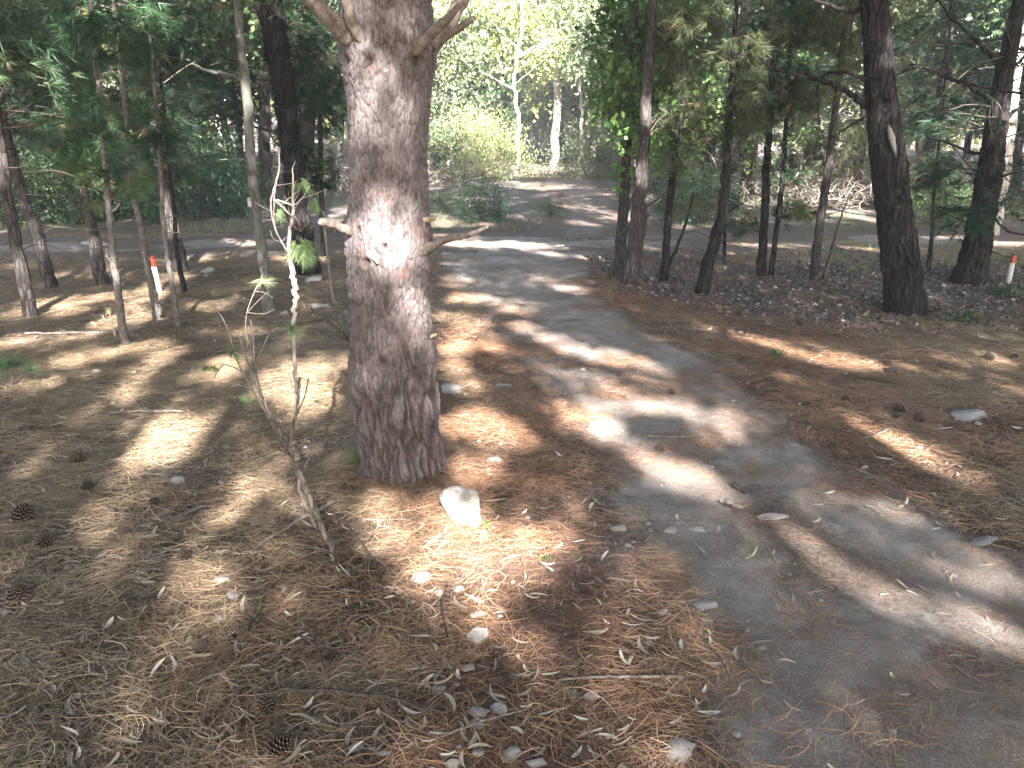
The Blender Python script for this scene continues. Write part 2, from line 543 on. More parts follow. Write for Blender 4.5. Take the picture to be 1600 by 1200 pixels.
def tufts(mb, C, D, k=24, L=0.12, wd=0.003, spread=0.8, tint=None, g=rng):
    """sprays of needles: k thin triangles round every centre C, roughly along D"""
    C = np.repeat(C, k, 0); D = np.repeat(D, k, 0)
    n = len(C)
    d = D + spread * rand_dirs(n, g)
    d /= np.linalg.norm(d, axis=1)[:, None] + 1e-9
    base = C - D * L * 0.25 * g.uniform(0, 1.6, (n, 1))
    ln = L * g.uniform(0.7, 1.15, (n, 1))
    side = np.cross(d, rand_dirs(n, g)); side /= np.linalg.norm(side, axis=1)[:, None] + 1e-9
    tip = base + d * ln
    tip[:, 2] -= (ln[:, 0] ** 2) * g.uniform(0.1, 1.3, n)
    V = np.stack([base - side * wd * 0.5, base + side * wd * 0.5, tip], 1).reshape(-1, 3)
    if tint is None:
        tint = g.uniform(0, 0.9, n // k)
    ti = np.clip(np.repeat(tint, k) + g.normal(0, 0.08, n), 0, 1)
    mb.add(V, None, np.arange(n * 3).reshape(-1, 3), np.repeat(ti, 3))


def leaves(mb, C, L=0.08, W=0.03, tint=None, droop=0.0, g=rng, flat=0.0):
    """leaf rhombs folded along the midrib"""
    n = len(C)
    if n == 0: return
    d = rand_dirs(n, g); d[:, 2] = d[:, 2] * (1 - flat) - droop
    d /= np.linalg.norm(d, axis=1)[:, None] + 1e-9
    s = np.cross(d, rand_dirs(n, g)); s /= np.linalg.norm(s, axis=1)[:, None] + 1e-9
    nn = np.cross(d, s)
    sc = g.uniform(0.6, 1.25, (n, 1))
    l = L * sc; w_ = W * sc * 0.5
    V = np.stack([C, C + d * l * 0.45 + s * w_ + nn * w_ * 0.4, C + d * l, C + d * l * 0.45 - s * w_ + nn * w_ * 0.4], 1).reshape(-1, 3)
    i = np.arange(n) * 4
    t = np.stack([np.stack([i, i + 1, i + 2], 1), np.stack([i, i + 2, i + 3], 1)], 1).reshape(-1, 3)
    if tint is None: tint = g.uniform(0, 1, n)
    mb.add(V, None, t, np.repeat(np.clip(tint, 0, 1), 4))


# ------------------------------------------------------------------ where sun comes through the canopy (read off the photo's ground)
def poly_in(px, py, poly):
    inside = np.zeros(px.shape, bool)
    n = len(poly)
    for i in range(n):
        x1, y1 = poly[i]; x2, y2 = poly[(i + 1) % n]
        cond = ((y1 > py) != (y2 > py))
        with np.errstate(divide='ignore', invalid='ignore'):
            xi = (x2 - x1) * (py - y1) / (y2 - y1 + 1e-12) + x1
        inside ^= cond & (px < xi)
    return inside


GAPS_E = [  # cx, cy, rx, ry, turn in degrees, openness
    (250, 690, 80, 42, -22, 1), (340, 668, 45, 30, -10, .85), (440, 600, 72, 27, 0, 1), (380, 572, 50, 24, -15, .8), (480, 640, 40, 18, 0, .6),
    (300, 865, 75, 48, 25, .5), (285, 845, 36, 22, 20, .8), (180, 800, 60, 28, -25, .35), (390, 770, 60, 30, -20, .35),
    (70, 530, 85, 10, -6, .9), (200, 548, 55, 9, -12, .9), (120, 562, 60, 7, -8, .6), (205, 500, 60, 12, -8, .8), (235, 460, 45, 16, -25, .7),
    (80, 488, 70, 9, -4, .7), (330, 478, 50, 8, -6, .5), (350, 520, 45, 9, 0, .5), (150, 430, 60, 8, -3, .4),
    (205, 605, 48, 20, -42, .55), (250, 560, 48, 13, -30, .6), (150, 640, 60, 14, -35, .3), (60, 600, 80, 12, -15, .3), (110, 590, 50, 9, -15, .45), (250, 900, 90, 40, 15, .35), (90, 700, 60, 16, -35, .3),
    (330, 940, 60, 30, 0, .3), (430, 520, 50, 12, 0, .5), (500, 600, 36, 40, 0, .7), (480, 700, 50, 18, 0, .3), (120, 470, 100, 8, -5, .6), (200, 1130, 110, 30, -20, .2), (80, 1090, 60, 50, 0, .2), (470, 780, 40, 26, 0, .35),
    (705, 548, 24, 34, 10, .9), (735, 467, 42, 9, 0, 1), (718, 500, 50, 13, 5, .6), (755, 532, 30, 20, 20, .8), (715, 440, 30, 10, 0, .4),
    (820, 511, 28, 10, 8, 1), (868, 532, 45, 10, 12, .7), (800, 480, 50, 9, 8, .45), (965, 562, 68, 13, 12, 1), (885, 543, 50, 9, 12, .7), (925, 590, 50, 9, 12, .5),
    (890, 452, 45, 7, 8, .5), (840, 440, 30, 6, 0, .4), (1020, 600, 50, 8, 15, .4),
    (1045, 640, 75, 16, 14, .9), (1120, 668, 55, 13, 18, .8), (970, 620, 50, 12, 15, .6),
    (1340, 566, 85, 11, 8, 1), (1225, 588, 50, 8, 14, .6), (1195, 536, 40, 8, 10, .8), (1265, 560, 50, 6, 12, .6), (1490, 628, 60, 7, 10, .7),
    (1410, 700, 95, 13, 22, .85), (1330, 660, 45, 7, 18, .5), (1120, 515, 50, 6, 12, .5), (1560, 700, 60, 8, 15, .4), (1500, 560, 60, 6, 5, .3),
    (1510, 893, 110, 15, 20, .45), (1360, 790, 75, 18, 22, .65), (1250, 760, 40, 14, 25, .4),
    (800, 384, 130, 6, 1, .95), (880, 400, 60, 4, 6, .8), (700, 372, 60, 5, 0, .6), (340, 402, 110, 6, -4, .9), (370, 378, 60, 6, 0, .8), (470, 405, 70, 5, 0, .6),
    (300, 430, 50, 5, -3, .5), (30, 415, 60, 4, 0, .4), (1240, 386, 130, 4, 2, .9), (1570, 382, 50, 4, 0, .8), (1480, 372, 50, 3, 0, .6), (1120, 396, 60, 3, 0, .6),
    (960, 385, 70, 5, 4, .7), (530, 350, 50, 8, 0, .7), (740, 350, 40, 5, 0, .6), (800, 340, 50, 4, 0, .5),
    (1280, 300, 90, 4, 0, .8), (1400, 330, 90, 4, 0, .7), (1220, 318, 60, 4, 0, .7), (1460, 300, 80, 3, 0, .8), (1080, 355, 60, 4, 0, .4),
    (870, 292, 150, 4, 2, .5), (960, 305, 60, 3, 0, .6), (170, 1100, 120, 60, -25, .12), (880, 1060, 150, 60, 20, .18),
    (980, 1140, 90, 50, 0, .25), (1000, 950, 60, 60, 50, .15), (640, 800, 90, 45, 10, .6),
    (1500, 740, 90, 12, 18, .35), (1260, 630, 60, 8, 15, .3), (1550, 600, 60, 6, 8, .3), (600, 1010, 60, 20, 0, .12),
]
GAPS_P = [
    ([(560, 765), (700, 750), (790, 815), (900, 855), (890, 895), (815, 930), (770, 975), (715, 992), (690, 985), (640, 925), (560, 845)], .72),
    ([(720, 830), (800, 840), (820, 900), (780, 940), (740, 930), (700, 880)], 1),
    ([(690, 770), (755, 770), (765, 830), (700, 830)], 1),
    ([(685, 640), (770, 632), (838, 680), (842, 698), (790, 702), (700, 692)], .95),
    ([(690, 700), (770, 705), (790, 760), (700, 760)], .55),
    ([(850, 628), (905, 622), (965, 640), (990, 672), (930, 692), (880, 682)], .9),
    ([(945, 688), (1040, 698), (1130, 740), (1200, 795), (1150, 802), (1080, 772), (980, 732)], .85),
    ([(1355, 715), (1450, 738), (1605, 830), (1605, 872), (1520, 832), (1440, 786), (1370, 752)], .9),
    ([(1185, 797), (1240, 828), (1400, 912), (1560, 955), (1610, 990), (1560, 1012), (1400, 965), (1260, 884)], .55),
    ([(1090, 1040), (1135, 1040), (1255, 1180), (1195, 1190)], .3),
    ([(858, 735), (900, 755), (945, 850), (900, 850)], .45),
    ([(790, 760), (830, 770), (870, 840), (820, 830)], .35),
    ([(690, 560), (725, 560), (770, 620), (700, 620)], .6),
]
GAPS_T = [  # on the thick trunk
    (608, 368, 58, 48, 20, 1), (650, 470, 22, 70, 4, .9), (668, 590, 14, 60, -4, .8), (620, 300, 45, 30, 0, .45), (600, 145, 55, 45, 0, .5), (652, 235, 18, 48, 0, .8),
    (590, 440, 40, 30, 0, .6), (590, 560, 50, 25, 0, .15), (560, 230, 16, 50, 0, .15), (620, 30, 60, 30, 0, .15), (565, 90, 30, 30, 0, .5),
    (540, 30, 30, 40, 0, .3), (700, 50, 60, 40, 0, .7), (520, 350, 40, 20, 0, .8), (720, 370, 50, 20, 0, .6),
]


def ell(px, py, L):
    v = np.zeros(px.shape)
    for cx, cy, rx, ry, a, s in L:
        a = math.radians(a)
        dx = px - cx; dy = py - cy
        u = (dx * math.cos(a) + dy * math.sin(a)) / rx
        w_ = (-dx * math.sin(a) + dy * math.cos(a)) / ry
        r = np.sqrt(u * u + w_ * w_)
        r = r + 0.22 * (vnoise(px * 0.06, py * 0.14, 77) - 0.5)
        v = np.maximum(v, s * np.clip((1.18 - r) / 0.36, 0, 1))
    return v


TX, TY = -0.555, 3.62      # thick pine
KS = 1.0 / math.tan(SUN_EL)


def openness(X, Y):
    """share of sun that reaches the ground at X, Y (arrays)"""
    P = np.stack([X, Y, np.zeros_like(X)], -1)
    px, py, dp = PX(P)
    vis = (Y > 1.4) & (Y < 26)
    v = ell(px, py, GAPS_E)
    for pl_, s in GAPS_P:
        v = np.maximum(v, s * poly_in(px + 4 * (vnoise(px * .1, py * .1, 5) - .5), py, pl_))
    v = np.where(vis, v, 0)
    # thick trunk in the way
    z = (Y - (TY - 0.15)) / (KS * -SUN_TO[1])
    xt = X + SUN_TO[0] * KS * z
    tp = (z > 0) & (z < 2.6) & (np.abs(xt - TX) < 0.24)
    q = np.stack([xt, np.full_like(xt, TY - 0.15), z], -1)
    tx, ty, _ = PX(q)
    v = np.where(tp, np.maximum(ell(tx, ty, GAPS_T), 0), v)
    # elsewhere a noise of the same kind
    nb = fbm(X * 0.9 + 3, Y * 0.38, 3, 55)
    far = np.clip((nb - np.where(X < -2, 0.70, np.where(Y > 14, 0.65, 0.61))) * 9, 0, 1)
    lit = np.clip((fbm(X * .5, Y * .22, 3, 91) - np.where(X < 0, 0.60, 0.625)) * 9, 0, 1)
    ctr = (px > 650) & (px < 1010) & (Y > 29)
    o = np.where(vis & (Y < 14), v, np.maximum(v, far))
    o = np.where((Y > 26), np.maximum(far, lit), o)
    o = np.where(ctr, 1.0, o)
    return o


# ------------------------------------------------------------------ ground, tracks
def track_d(x, y):
    """signed distance-like value inside the dirt track (positive inside)"""
    ys = TRK[:, 1]
    l = np.interp(y, ys, TRK[:, 0]); r = np.interp(y, ys, TRK[:, 2])
    return np.minimum(x - l, r - x)


_l = [(1075, 1250), (1040, 1090), (990, 980), (945, 870), (915, 790), (880, 700), (830, 610), (752, 520), (700, 450), (668, 405), (655, 385)]
_r = [(2150, 1100), (1900, 990), (1600, 868), (1450, 790), (1320, 710), (1235, 648), (1140, 565), (1010, 505), (935, 450), (945, 410), (960, 385)]
L_ = np.array([G(*p)[:2] for p in _l]); R_ = np.array([G(*p)[:2] for p in _r])
ysamp = np.concatenate([[-14, -4, 0.2], np.linspace(1.6, 11.4, 40), [13.2]])
lx = np.interp(ysamp, L_[:, 1], L_[:, 0]); rx = np.interp(ysamp, R_[:, 1], R_[:, 0])
lx[0] += 1.2; rx[0] += 4.5; lx[1] += 0.4; rx[1] += 1.4
TRK = np.stack([lx, ysamp, rx], 1)


def road_c(x):
    # y of the near and far edge of the crossing road
    c = 12.1 + 0.0012 * x * x + 0.25 * np.sin(x * 0.21) - 0.06 * np.clip(-x - 2, 0, 50)
    return c - 0.95, c + 0.95


def zones(x, y):
    tr = track_d(x, y)
    a, b = road_c(x)
    rd = np.minimum(y - a, b - y)
    return tr, rd


def axis(segs):
    out = []
    for a, b, n in segs:
        out.append(np.linspace(a, b, n, endpoint=False))
    out.append([segs[-1][1]])
    return np.concatenate(out)


def sheet(name, xs, ys, zf, material, extra=None, mask=None):
    X, Y = np.meshgrid(xs, ys)
    Z = zf(X, Y)
    V = np.stack([X, Y, Z], -1).reshape(-1, 3)
    ny, nx = X.shape
    idx = np.arange(nx * ny).reshape(ny, nx)
    q = np.stack([idx[:-1, :-1], idx[:-1, 1:], idx[1:, 1:], idx[1:, :-1]], -1)
    if mask is not None:
        mk = mask(X, Y)
        keep = mk[:-1, :-1] | mk[:-1, 1:] | mk[1:, 1:] | mk[1:, :-1]
        q = q[keep]
    q = q.reshape(-1, 4)
    used = np.unique(q)
    re = np.full(nx * ny, -1); re[used] = np.arange(len(used))
    mb = MB(); mb.add(V[used], re[q])
    ex = None
    if extra:
        ex = {k: f(X, Y).reshape(-1)[used] for k, f in extra.items()}
    o = link(name, mb.mesh(name, material, smooth=True, extra=ex))
    o['kind'] = 'structure'
    return o


def leafzone(x, y):
    """the patch of grey leaf litter under the thin trees on the right"""
    px, py, _ = PX(np.stack([x, y, 0 * x], -1))
    top = np.interp(px, [940, 1000, 1200, 1400, 1600], [395, 400, 400, 405, 408])
    bot = np.interp(px, [940, 960, 1050, 1200, 1400, 1600, 2000], [430, 450, 485, 505, 510, 500, 490])
    return np.where(y > 1, np.clip(np.minimum(py - top, bot - py) / 26 + .25 + 1.6 * (fbm(x * 2.4, y * 2.4, 4, 4) - .5), 0, 1) * (px > 935), 0)


def f_bare(x, y):
    tr, rd = zones(x, y)
    b = np.clip(rd / 0.5 + 0.9, 0, 1) * 0.8
    b = np.maximum(b, 0.75 * leafzone(x, y))
    b = np.maximum(b, np.clip((y - 13) / 5, 0, 1) * 0.55)
    b = np.maximum(b, np.clip((y - 13) / 3, 0, 1) * np.clip((x + 9) / 3, .35, 1) * .85)
    return np.clip(b + 0.7 * (fbm(x * 2, y * 2, 3, 31) - 0.5), 0, 1)


def f_grass(x, y):
    px, py, _ = PX(np.stack([x, y, 0 * x], -1))
    g = np.clip((fbm(x * 1.1, y * 1.1, 3, 61) - 0.45) * 5, 0, 1) * np.clip((y - 13) / 2, 0, 1) * np.clip((40 - y) / 5, 0, 1)
    return g * np.where(x > 4, 0.6, 0.25)


gx = axis([(-140, -30, 22), (-30, -8, 60), (-8, -3.2, 70), (-3.2, 4.2, 290), (4.2, 10, 80), (10, 30, 50), (30, 140, 22)])
gy = axis([(-40, -4, 24), (-4, 1.2, 30), (1.2, 6.5, 230), (6.5, 14, 130), (14, 40, 90), (40, 150, 30)])


def g_z(X, Y):
    z = hz(X, Y)
    tr, rd = zones(X, Y)
    return z + 0.006


sheet('ground', gx, gy, g_z, M['ground'], {'bare': f_bare, 'grassy': f_grass})


def trk_z(X, Y):
    tr, rd = zones(X, Y)
    e = tr + 0.45 * (fbm(X * 2.6, Y * 2.6, 5, 71) - 0.5)
    e = np.maximum(e, -0.3)
    z = hz(X, Y) + 0.014 - 0.06 * np.clip((0.05 - e) / 0.25, 0, 1)
    z += 0.022 * (fbm(X * 3.7, Y * 3.7, 4, 12) - 0.5) * np.clip(e / 0.2, 0, 1)
    # wheel ruts worn a little lower, a crown between
    l = np.interp(Y, TRK[:, 1], TRK[:, 0]); r = np.interp(Y, TRK[:, 1], TRK[:, 2])
    u = (X - l) / (r - l)
    z += 0.012 * np.exp(-((u - 0.48) / 0.13) ** 2) * np.clip(e / 0.2, 0, 1)
    return z


def f_debris(X, Y):
    tr, rd = zones(X, Y)
    l = np.interp(Y, TRK[:, 1], TRK[:, 0]); r = np.interp(Y, TRK[:, 1], TRK[:, 2])
    u = (X - l) / (r - l)
    rim = np.clip(1 - (tr + 0.25 * (fbm(X * 3, Y * 3, 4, 15) - .5)) / 0.32, 0, 1)
    mess = np.clip((Y - 4.3) / 1.0, 0, 1) * np.clip((0.62 - u) / .3, 0, 1) * np.clip((11.5 - Y) / 2, .3, 1) * 0.6
    strip = np.exp(-((u - 0.50) / 0.16) ** 2) * 0.75 * np.clip((7.2 - Y) / 1.5, 0, 1)
    n_ = np.clip((fbm(X * 1.6, Y * 1.1, 4, 35) - .42) * 4, 0, 1)
    return np.maximum(rim, np.maximum(mess, strip) * (.45 + .55 * n_))


def f_debris2(X, Y):
    tr, rd = zones(X, Y)
    return np.maximum(np.clip(1.0 - rd / .75, 0, 1), .85 * np.clip((fbm(X * .9, Y * 1.6, 4, 36) - .30) * 4, 0, 1))


sheet('dirt_track', axis([(-2.5, 0, 50), (0, 4.5, 150), (4.5, 9.5, 60)]), axis([(-14, 1.2, 50), (1.2, 6.5, 200), (6.5, 12.6, 120)]), trk_z, M['track'], {'debris': f_debris},
      mask=lambda X, Y: track_d(X, Y) > -0.35)


def rd_z(X, Y):
    tr, rd = zones(X, Y)
    e = rd + 0.8 * (fbm(X * 1.3, Y * 1.9, 5, 81) - 0.5)
    return hz(X, Y) + 0.016 - 0.05 * np.clip((0.05 - e) / 0.3, 0, 1)


sheet('crossing_road', axis([(-45, -12, 60), (-12, 12, 160), (12, 45, 60)]), axis([(8, 16.5, 90)]), rd_z, M['track'], {'debris': f_debris2},
      mask=lambda X, Y: zones(X, Y)[1] > -0.5)


def path_e(X, Y):
    c = 1.3 + 0.05 * (Y - 13) + 0.2 * np.sin(Y * 0.4)
    return 0.75 + 0.03 * (Y - 13) - np.abs(X - c)


def pt_z(X, Y):
    e = path_e(X, Y) + 0.5 * (fbm(X * 1.3, Y * 1.3, 3, 83) - 0.5)
    return hz(X, Y) + 0.022 - 0.06 * np.clip((0.1 - e) / 0.3, 0, 1)


sheet('footpath', axis([(-1.5, 6, 60)]), axis([(12.6, 42, 120)]), pt_z, M['track'], {'debris': lambda X, Y: np.clip(1.1 - path_e(X, Y) / .8, .45, 1)}, mask=lambda X, Y: path_e(X, Y) > -0.5)


def gz(P):
    tr, rd = zones(P[0], P[1])
    return float(hz(P[0], P[1])) + (0.012 if (tr > 0 or rd > 0) else 0.006)


def GP(px, py, up=0.0):
    P = G(px, py)
    P[2] = gz(P) + up
    return P


# ------------------------------------------------------------------ litter: needles, leaves, pebbles ("stuff", instanced on points)
def hidden_coll(name):
    return bpy.data.collections.new(name)        # not linked to the scene: only instanced


def scatter(name, pts, rotz, scale, idx, coll, material, label=None):
    me = bpy.data.meshes.new(name)
    me.vertices.add(len(pts)); me.vertices.foreach_set('co', np.asarray(pts, np.float32).ravel())
    for k, a in (('rz', rotz), ('sc', scale)):
        b = me.attributes.new(k, 'FLOAT', 'POINT'); b.data.foreach_set('value', np.asarray(a, np.float32))
    b = me.attributes.new('ix', 'INT', 'POINT'); b.data.foreach_set('value', np.asarray(idx, np.int32))
    me.materials.append(material)
    o = link(name, me)
    tag(o, label, None, None, 'stuff')
    ng = bpy.data.node_groups.new(name, 'GeometryNodeTree')
    ng.interface.new_socket('Geometry', in_out='INPUT', socket_type='NodeSocketGeometry')
    ng.interface.new_socket('Geometry', in_out='OUTPUT', socket_type='NodeSocketGeometry')
    i = ng.nodes.new('NodeGroupInput'); out = ng.nodes.new('NodeGroupOutput')
    iop = ng.nodes.new('GeometryNodeInstanceOnPoints')
    ci = ng.nodes.new('GeometryNodeCollectionInfo'); ci.inputs['Collection'].default_value = coll
    ci.inputs['Separate Children'].default_value = True
    ci.inputs['Reset Children'].default_value = True

    def na(nm, ty):
        a = ng.nodes.new('GeometryNodeInputNamedAttribute'); a.data_type = ty; a.inputs['Name'].default_value = nm
        return [s for s in a.outputs if s.enabled][0]
    cx = ng.nodes.new('ShaderNodeCombineXYZ')
    ng.links.new(na('rz', 'FLOAT'), cx.inputs[2])
    ng.links.new(i.outputs[0], iop.inputs['Points'])
    ng.links.new(ci.outputs[0], iop.inputs['Instance'])
    iop.inputs['Pick Instance'].default_value = True
    ng.links.new(na('ix', 'INT'), iop.inputs['Instance Index'])
    ng.links.new(cx.outputs[0], iop.inputs['Rotation'])
    ng.links.new(na('sc', 'FLOAT'), iop.inputs['Scale'])
    ng.links.new(iop.outputs[0], out.inputs[0])
    md = o.modifiers.new('scatter', 'NODES'); md.node_group = ng
    return o


def needle_patch(seed, n, L, wd, rad, lift):
    g = np.random.default_rng(seed)
    mb = MB()
    r = rad * np.sqrt(g.uniform(0, 1, n)); a = g.uniform(0, 6.283, n)
    x0 = r * np.cos(a); y0 = r * np.sin(a)
    grain = g.uniform(0, np.pi)
    th = grain + g.normal(0, 0.8, n)
    th = np.where(g.uniform(0, 1, n) < 0.3, g.uniform(0, 6.28, n), th)
    cur = g.normal(0, 2.6, n)
    ln = L * g.uniform(0.55, 1.1, n)
    z0 = g.uniform(0.001, lift, n); slope = g.normal(0, 0.10, n)
    S = 4
    pts = []
    for k in range(S + 1):
        u = k / S - 0.5
        ang = th + cur * u * ln * 3
        px = x0 + np.cos(ang) * u * ln; py = y0 + np.sin(ang) * u * ln
        pz = np.maximum(z0 + slope * u * ln + 0.012 * (0.25 - u * u) * g.uniform(-.3, 1, 1), 0.0005)
        wv = wd * (1 - 0.7 * abs(2 * u) ** 3)
        nx = -np.sin(ang); ny = np.cos(ang)
        pts.append(np.stack([px - nx * wv / 2, py - ny * wv / 2, pz], -1))
        pts.append(np.stack([px + nx * wv / 2, py + ny * wv / 2, pz + 0.0006], -1))
    V = np.stack(pts, 1)
    base = (np.arange(n) * (2 * (S + 1)))[:, None]
    q = np.concatenate([base + np.array([[2 * k, 2 * k + 1, 2 * k + 3, 2 * k + 2]]) for k in range(S)], 0)
    tn = np.clip(g.beta(2.2, 2.0, n) * 0.75 + 0.3 * (z0 / lift) , 0, 1)
    mb.add(V.reshape(-1, 3), q, None, np.repeat(tn, 2 * (S + 1)))
    return mb


def mk_coll(name, mbs, material, smooth=False):
    c = hidden_coll(name)
    for i, mb in enumerate(mbs):
        o = bpy.data.objects.new('%s_%02d' % (name, i), mb.mesh(name, material, smooth=smooth))
        c.objects.link(o)
    return c


needle_near = mk_coll('needle_clump', [needle_patch(100 + i, 75, 0.13, 0.0016, 0.13, 0.018) for i in range(10)], M['needle'])
needle_far = mk_coll('needle_clump_far', [needle_patch(200 + i, 60, 0.14, 0.0030, 0.20, 0.014) for i in range(6)], M['needle'])


def view_pts(n, y0, y1, pad=0.12, g=rng):
    """random ground points in the seen wedge, evenly per square metre"""
    Y = np.sqrt(g.uniform(y0 ** 2, y1 ** 2, n))
    k = 0.645 + pad
    X = g.uniform(-1, 1, n) * (Y * k + 0.35)
    return X, Y


def needle_density(x, y):
    tr, rd = zones(x, y)
    e = tr + 0.6 * (fbm(x * 3.0, y * 3.0, 5, 15) - 0.5)
    out = np.clip(1 - (e + 0.10) / 0.42, 0.0, 1) ** 1.1
    l = np.interp(y, TRK[:, 1], TRK[:, 0]); r = np.interp(y, TRK[:, 1], TRK[:, 2])
    u = (x - l) / (r - l)
    strip = np.exp(-((u - 0.50) / 0.13) ** 2) * 0.55 * np.clip((fbm(x * 2.1, y * 1.5, 3, 19) - 0.30) * 4, 0, 1) * np.clip((7.2 - y) / 1.5, 0, 1) * np.clip((y - 1.7) / 1.2, 0, 1)
    mess = 0.20 * np.clip((y - 4.4) / 1.2, 0, 1) * np.clip((.6 - u) / .25, 0, 1) * np.clip((fbm(x * 1.6, y * 1.1, 4, 35) - .40) * 5, 0, 1)
    d = np.maximum(out, np.where(e > 0, np.maximum(strip, mess), 0))
    d = np.maximum(d, 0.045 + 0.16 * np.clip((fbm(x * 2.6, y * 2.6, 4, 47) - .5) * 6, 0, 1))
    d = d * (1 - 0.6 * leafzone(x, y))
    d = d * np.clip(1 - (rd + 0.5) / 0.5, 0.05, 1)
    d = np.maximum(d, 1.2 * np.exp(-(((x + 0.53) ** 2 + (y - 3.60) ** 2) / 0.1)))
    thin = np.clip((fbm(x * 1.9 + 7, y * 1.9, 4, 25) - 0.34) * 6, 0.20, 1)
    return d * thin


def scat_needles(name, n, y0, y1, coll, ni, sc):
    X, Y = view_pts(n, y0, y1)
    k = rng.uniform(0, 1, n) < needle_density(X, Y)
    X = X[k]; Y = Y[k]
    if y0 < 3:        # heaped against the foot of the thick pine
        a_ = rng.uniform(0, 6.28, 130); r_ = rng.uniform(.19, .34, 130)
        X = np.append(X, -0.53 + r_ * np.cos(a_)); Y = np.append(Y, 3.60 + r_ * np.sin(a_))
    tr, rd = zones(X, Y)
    Z = hz(X, Y) + np.where(tr > 0, 0.008, 0.005)
    Z = Z + np.where(np.hypot(X + .53, Y - 3.6) < .3, rng.uniform(0, .03, len(X)), 0)
    o = scatter(name, np.stack([X, Y, Z], -1), rng.uniform(0, 6.28, len(X)), rng.uniform(sc[0], sc[1], len(X)), rng.integers(0, ni, len(X)), coll, M['needle'],
                'carpet of fallen rust brown pine needles')
    return o


scat_needles('pine_needle_litter', 6200, 1.5, 6.2, needle_near, 10, (0.75, 1.25))
scat_needles('pine_needle_litter', 9500, 6.0, 13.0, needle_far, 6, (0.8, 1.4))


def bent_leaf(seed, L=0.085, W=0.016, curl=1.0):
    """sickle-shaped dry leaf"""
    g = np.random.default_rng(seed)
    S = 8
    k = g.uniform(0.3, 1.6) * (1 if g.uniform() < .5 else -1) * curl
    tw = g.normal(0, 0.5); li = g.uniform(0.0, 0.010)
    pts = []
    x = y = 0.0
    for i in range(S + 1):
        u = i / S
        a = k * (u - 0.5)
        hw = W * 0.5 * (math.sin(math.pi * min(1, u * 1.02 + 0.02)) ** 0.7) * (1.15 - 0.5 * u) + 0.0006
        nx, ny = -math.sin(a), math.cos(a)
        z = 0.003 + li * (2 * u - 1) ** 2
        t_ = tw * (u - 0.5) + 0.35
        pts += [(x - nx * hw, y - ny * hw, z + hw * math.sin(t_)), (x, y, z - 0.15 * hw), (x + nx * hw, y + ny * hw, z + hw * abs(math.sin(t_ * .6)))]
        x += math.cos(a) * L / S; y += math.sin(a) * L / S
    v = np.array(pts); v[:, 0] -= L / 2; v[:, 2] -= v[:, 2].min() - 0.001
    q = []
    for i in range(S):
        b = i * 3
        q += [(b, b + 1, b + 4, b + 3), (b + 1, b + 2, b + 5, b + 4)]
    mb = MB(); mb.add(v, q, None, float(g.uniform(0.25, 1)))
    return mb


def round_leaf(seed):
    g = np.random.default_rng(seed)
    mb = MB()
    n = 16
    c = np.stack([g.normal(0, .09, n), g.normal(0, .09, n), g.uniform(0.002, .02, n)], -1)
    leaves(mb, c, 0.033, 0.020, g.uniform(0, 1, n), 0, g, flat=0.8)
    return mb


leaf_mbs = [bent_leaf(300 + i, R.uniform(0.05, 0.095), R.uniform(0.008, 0.0145)) for i in range(14)]
leaf_coll = mk_coll('dry_leaf', leaf_mbs, M['dleaf'], True)
litter_coll = mk_coll('leaf_scatter', [round_leaf(400 + i) for i in range(8)], M['gleaf'])

X, Y = view_pts(9000, 5.5, 13.5)
k = rng.uniform(0, 1, len(X)) < leafzone(X, Y)
X = X[k]; Y = Y[k]
scatter('leaf_litter', np.stack([X, Y, hz(X, Y) + 0.006], -1), rng.uniform(0, 6.28, len(X)), rng.uniform(0.8, 1.5, len(X)), rng.integers(0, 8, len(X)), litter_coll, M['gleaf'],
        'grey brown broad leaf litter under the thin trees')
X, Y = view_pts(1300, 3.4, 12)
X2, Y2 = view_pts(560, 1.55, 3.4)
X = np.append(X, X2); Y = np.append(Y, Y2)
tr, rd = zones(X, Y)
k = rng.uniform(0, 1, len(X)) < np.where(tr > 0.1, 0.25, 0.8)
X = X[k]; Y = Y[k]
scatter('dry_leaf_litter', np.stack([X, Y, hz(X, Y) + 0.016], -1), rng.uniform(0, 6.28, len(X)), rng.uniform(0.7, 1.3, len(X)), rng.integers(0, 14, len(X)), leaf_coll, M['dleaf'],
        'small pale dry leaves strewn over the needles and track')


# pebbles on the track
def rock_mb(seed, sub=2, flat=0.6, rough=0.25):
    import bmesh
    g = np.random.default_rng(seed)
    bm = bmesh.new()
    bmesh.ops.create_icosphere(bm, subdivisions=sub, radius=1.0)
    v = np.array([q.co[:] for q in bm.verts]); f = np.array([[l.index for l in p.verts] for p in bm.faces])
    bm.free()
    if sub > 2:
        v = v * (1 + 0.55 * (fbm(v[:, 0] * 1.3 + seed, v[:, 1] * 1.3 + v[:, 2], 2, seed) - .5))[:, None]
    # chop with random planes to get broken faces
    for k in range(9 if sub > 2 else 11):
        d = rand_dirs(1, g)[0]; h = g.uniform(0.42, 0.85)
        s = v @ d
        v = v - np.outer(np.maximum(s - h, 0), d) * 0.95
    if sub > 2:
        r_ = np.linalg.norm(v, axis=1)[:, None]
        n_ = fbm(v[:, 0] * 4 + seed, v[:, 1] * 4 + v[:, 2] * 3.1, 4, seed + 5) - .5
        pit = np.clip(0.38 - vnoise(v[:, 0] * 7 + v[:, 2] * 5, v[:, 1] * 7 + seed, seed + 8), 0, 1)
        v = v * (1 + (0.20 * n_ - 0.35 * pit)[:, None])
    else:
        v = v * (1 + rough * (g.uniform(-.5, .5, (len(v), 1))) * 0.5)
    v = v * np.array([1.0, g.uniform(0.6, 0.95), flat])
    mb = MB(); mb.add(v, None, f)
    return mb


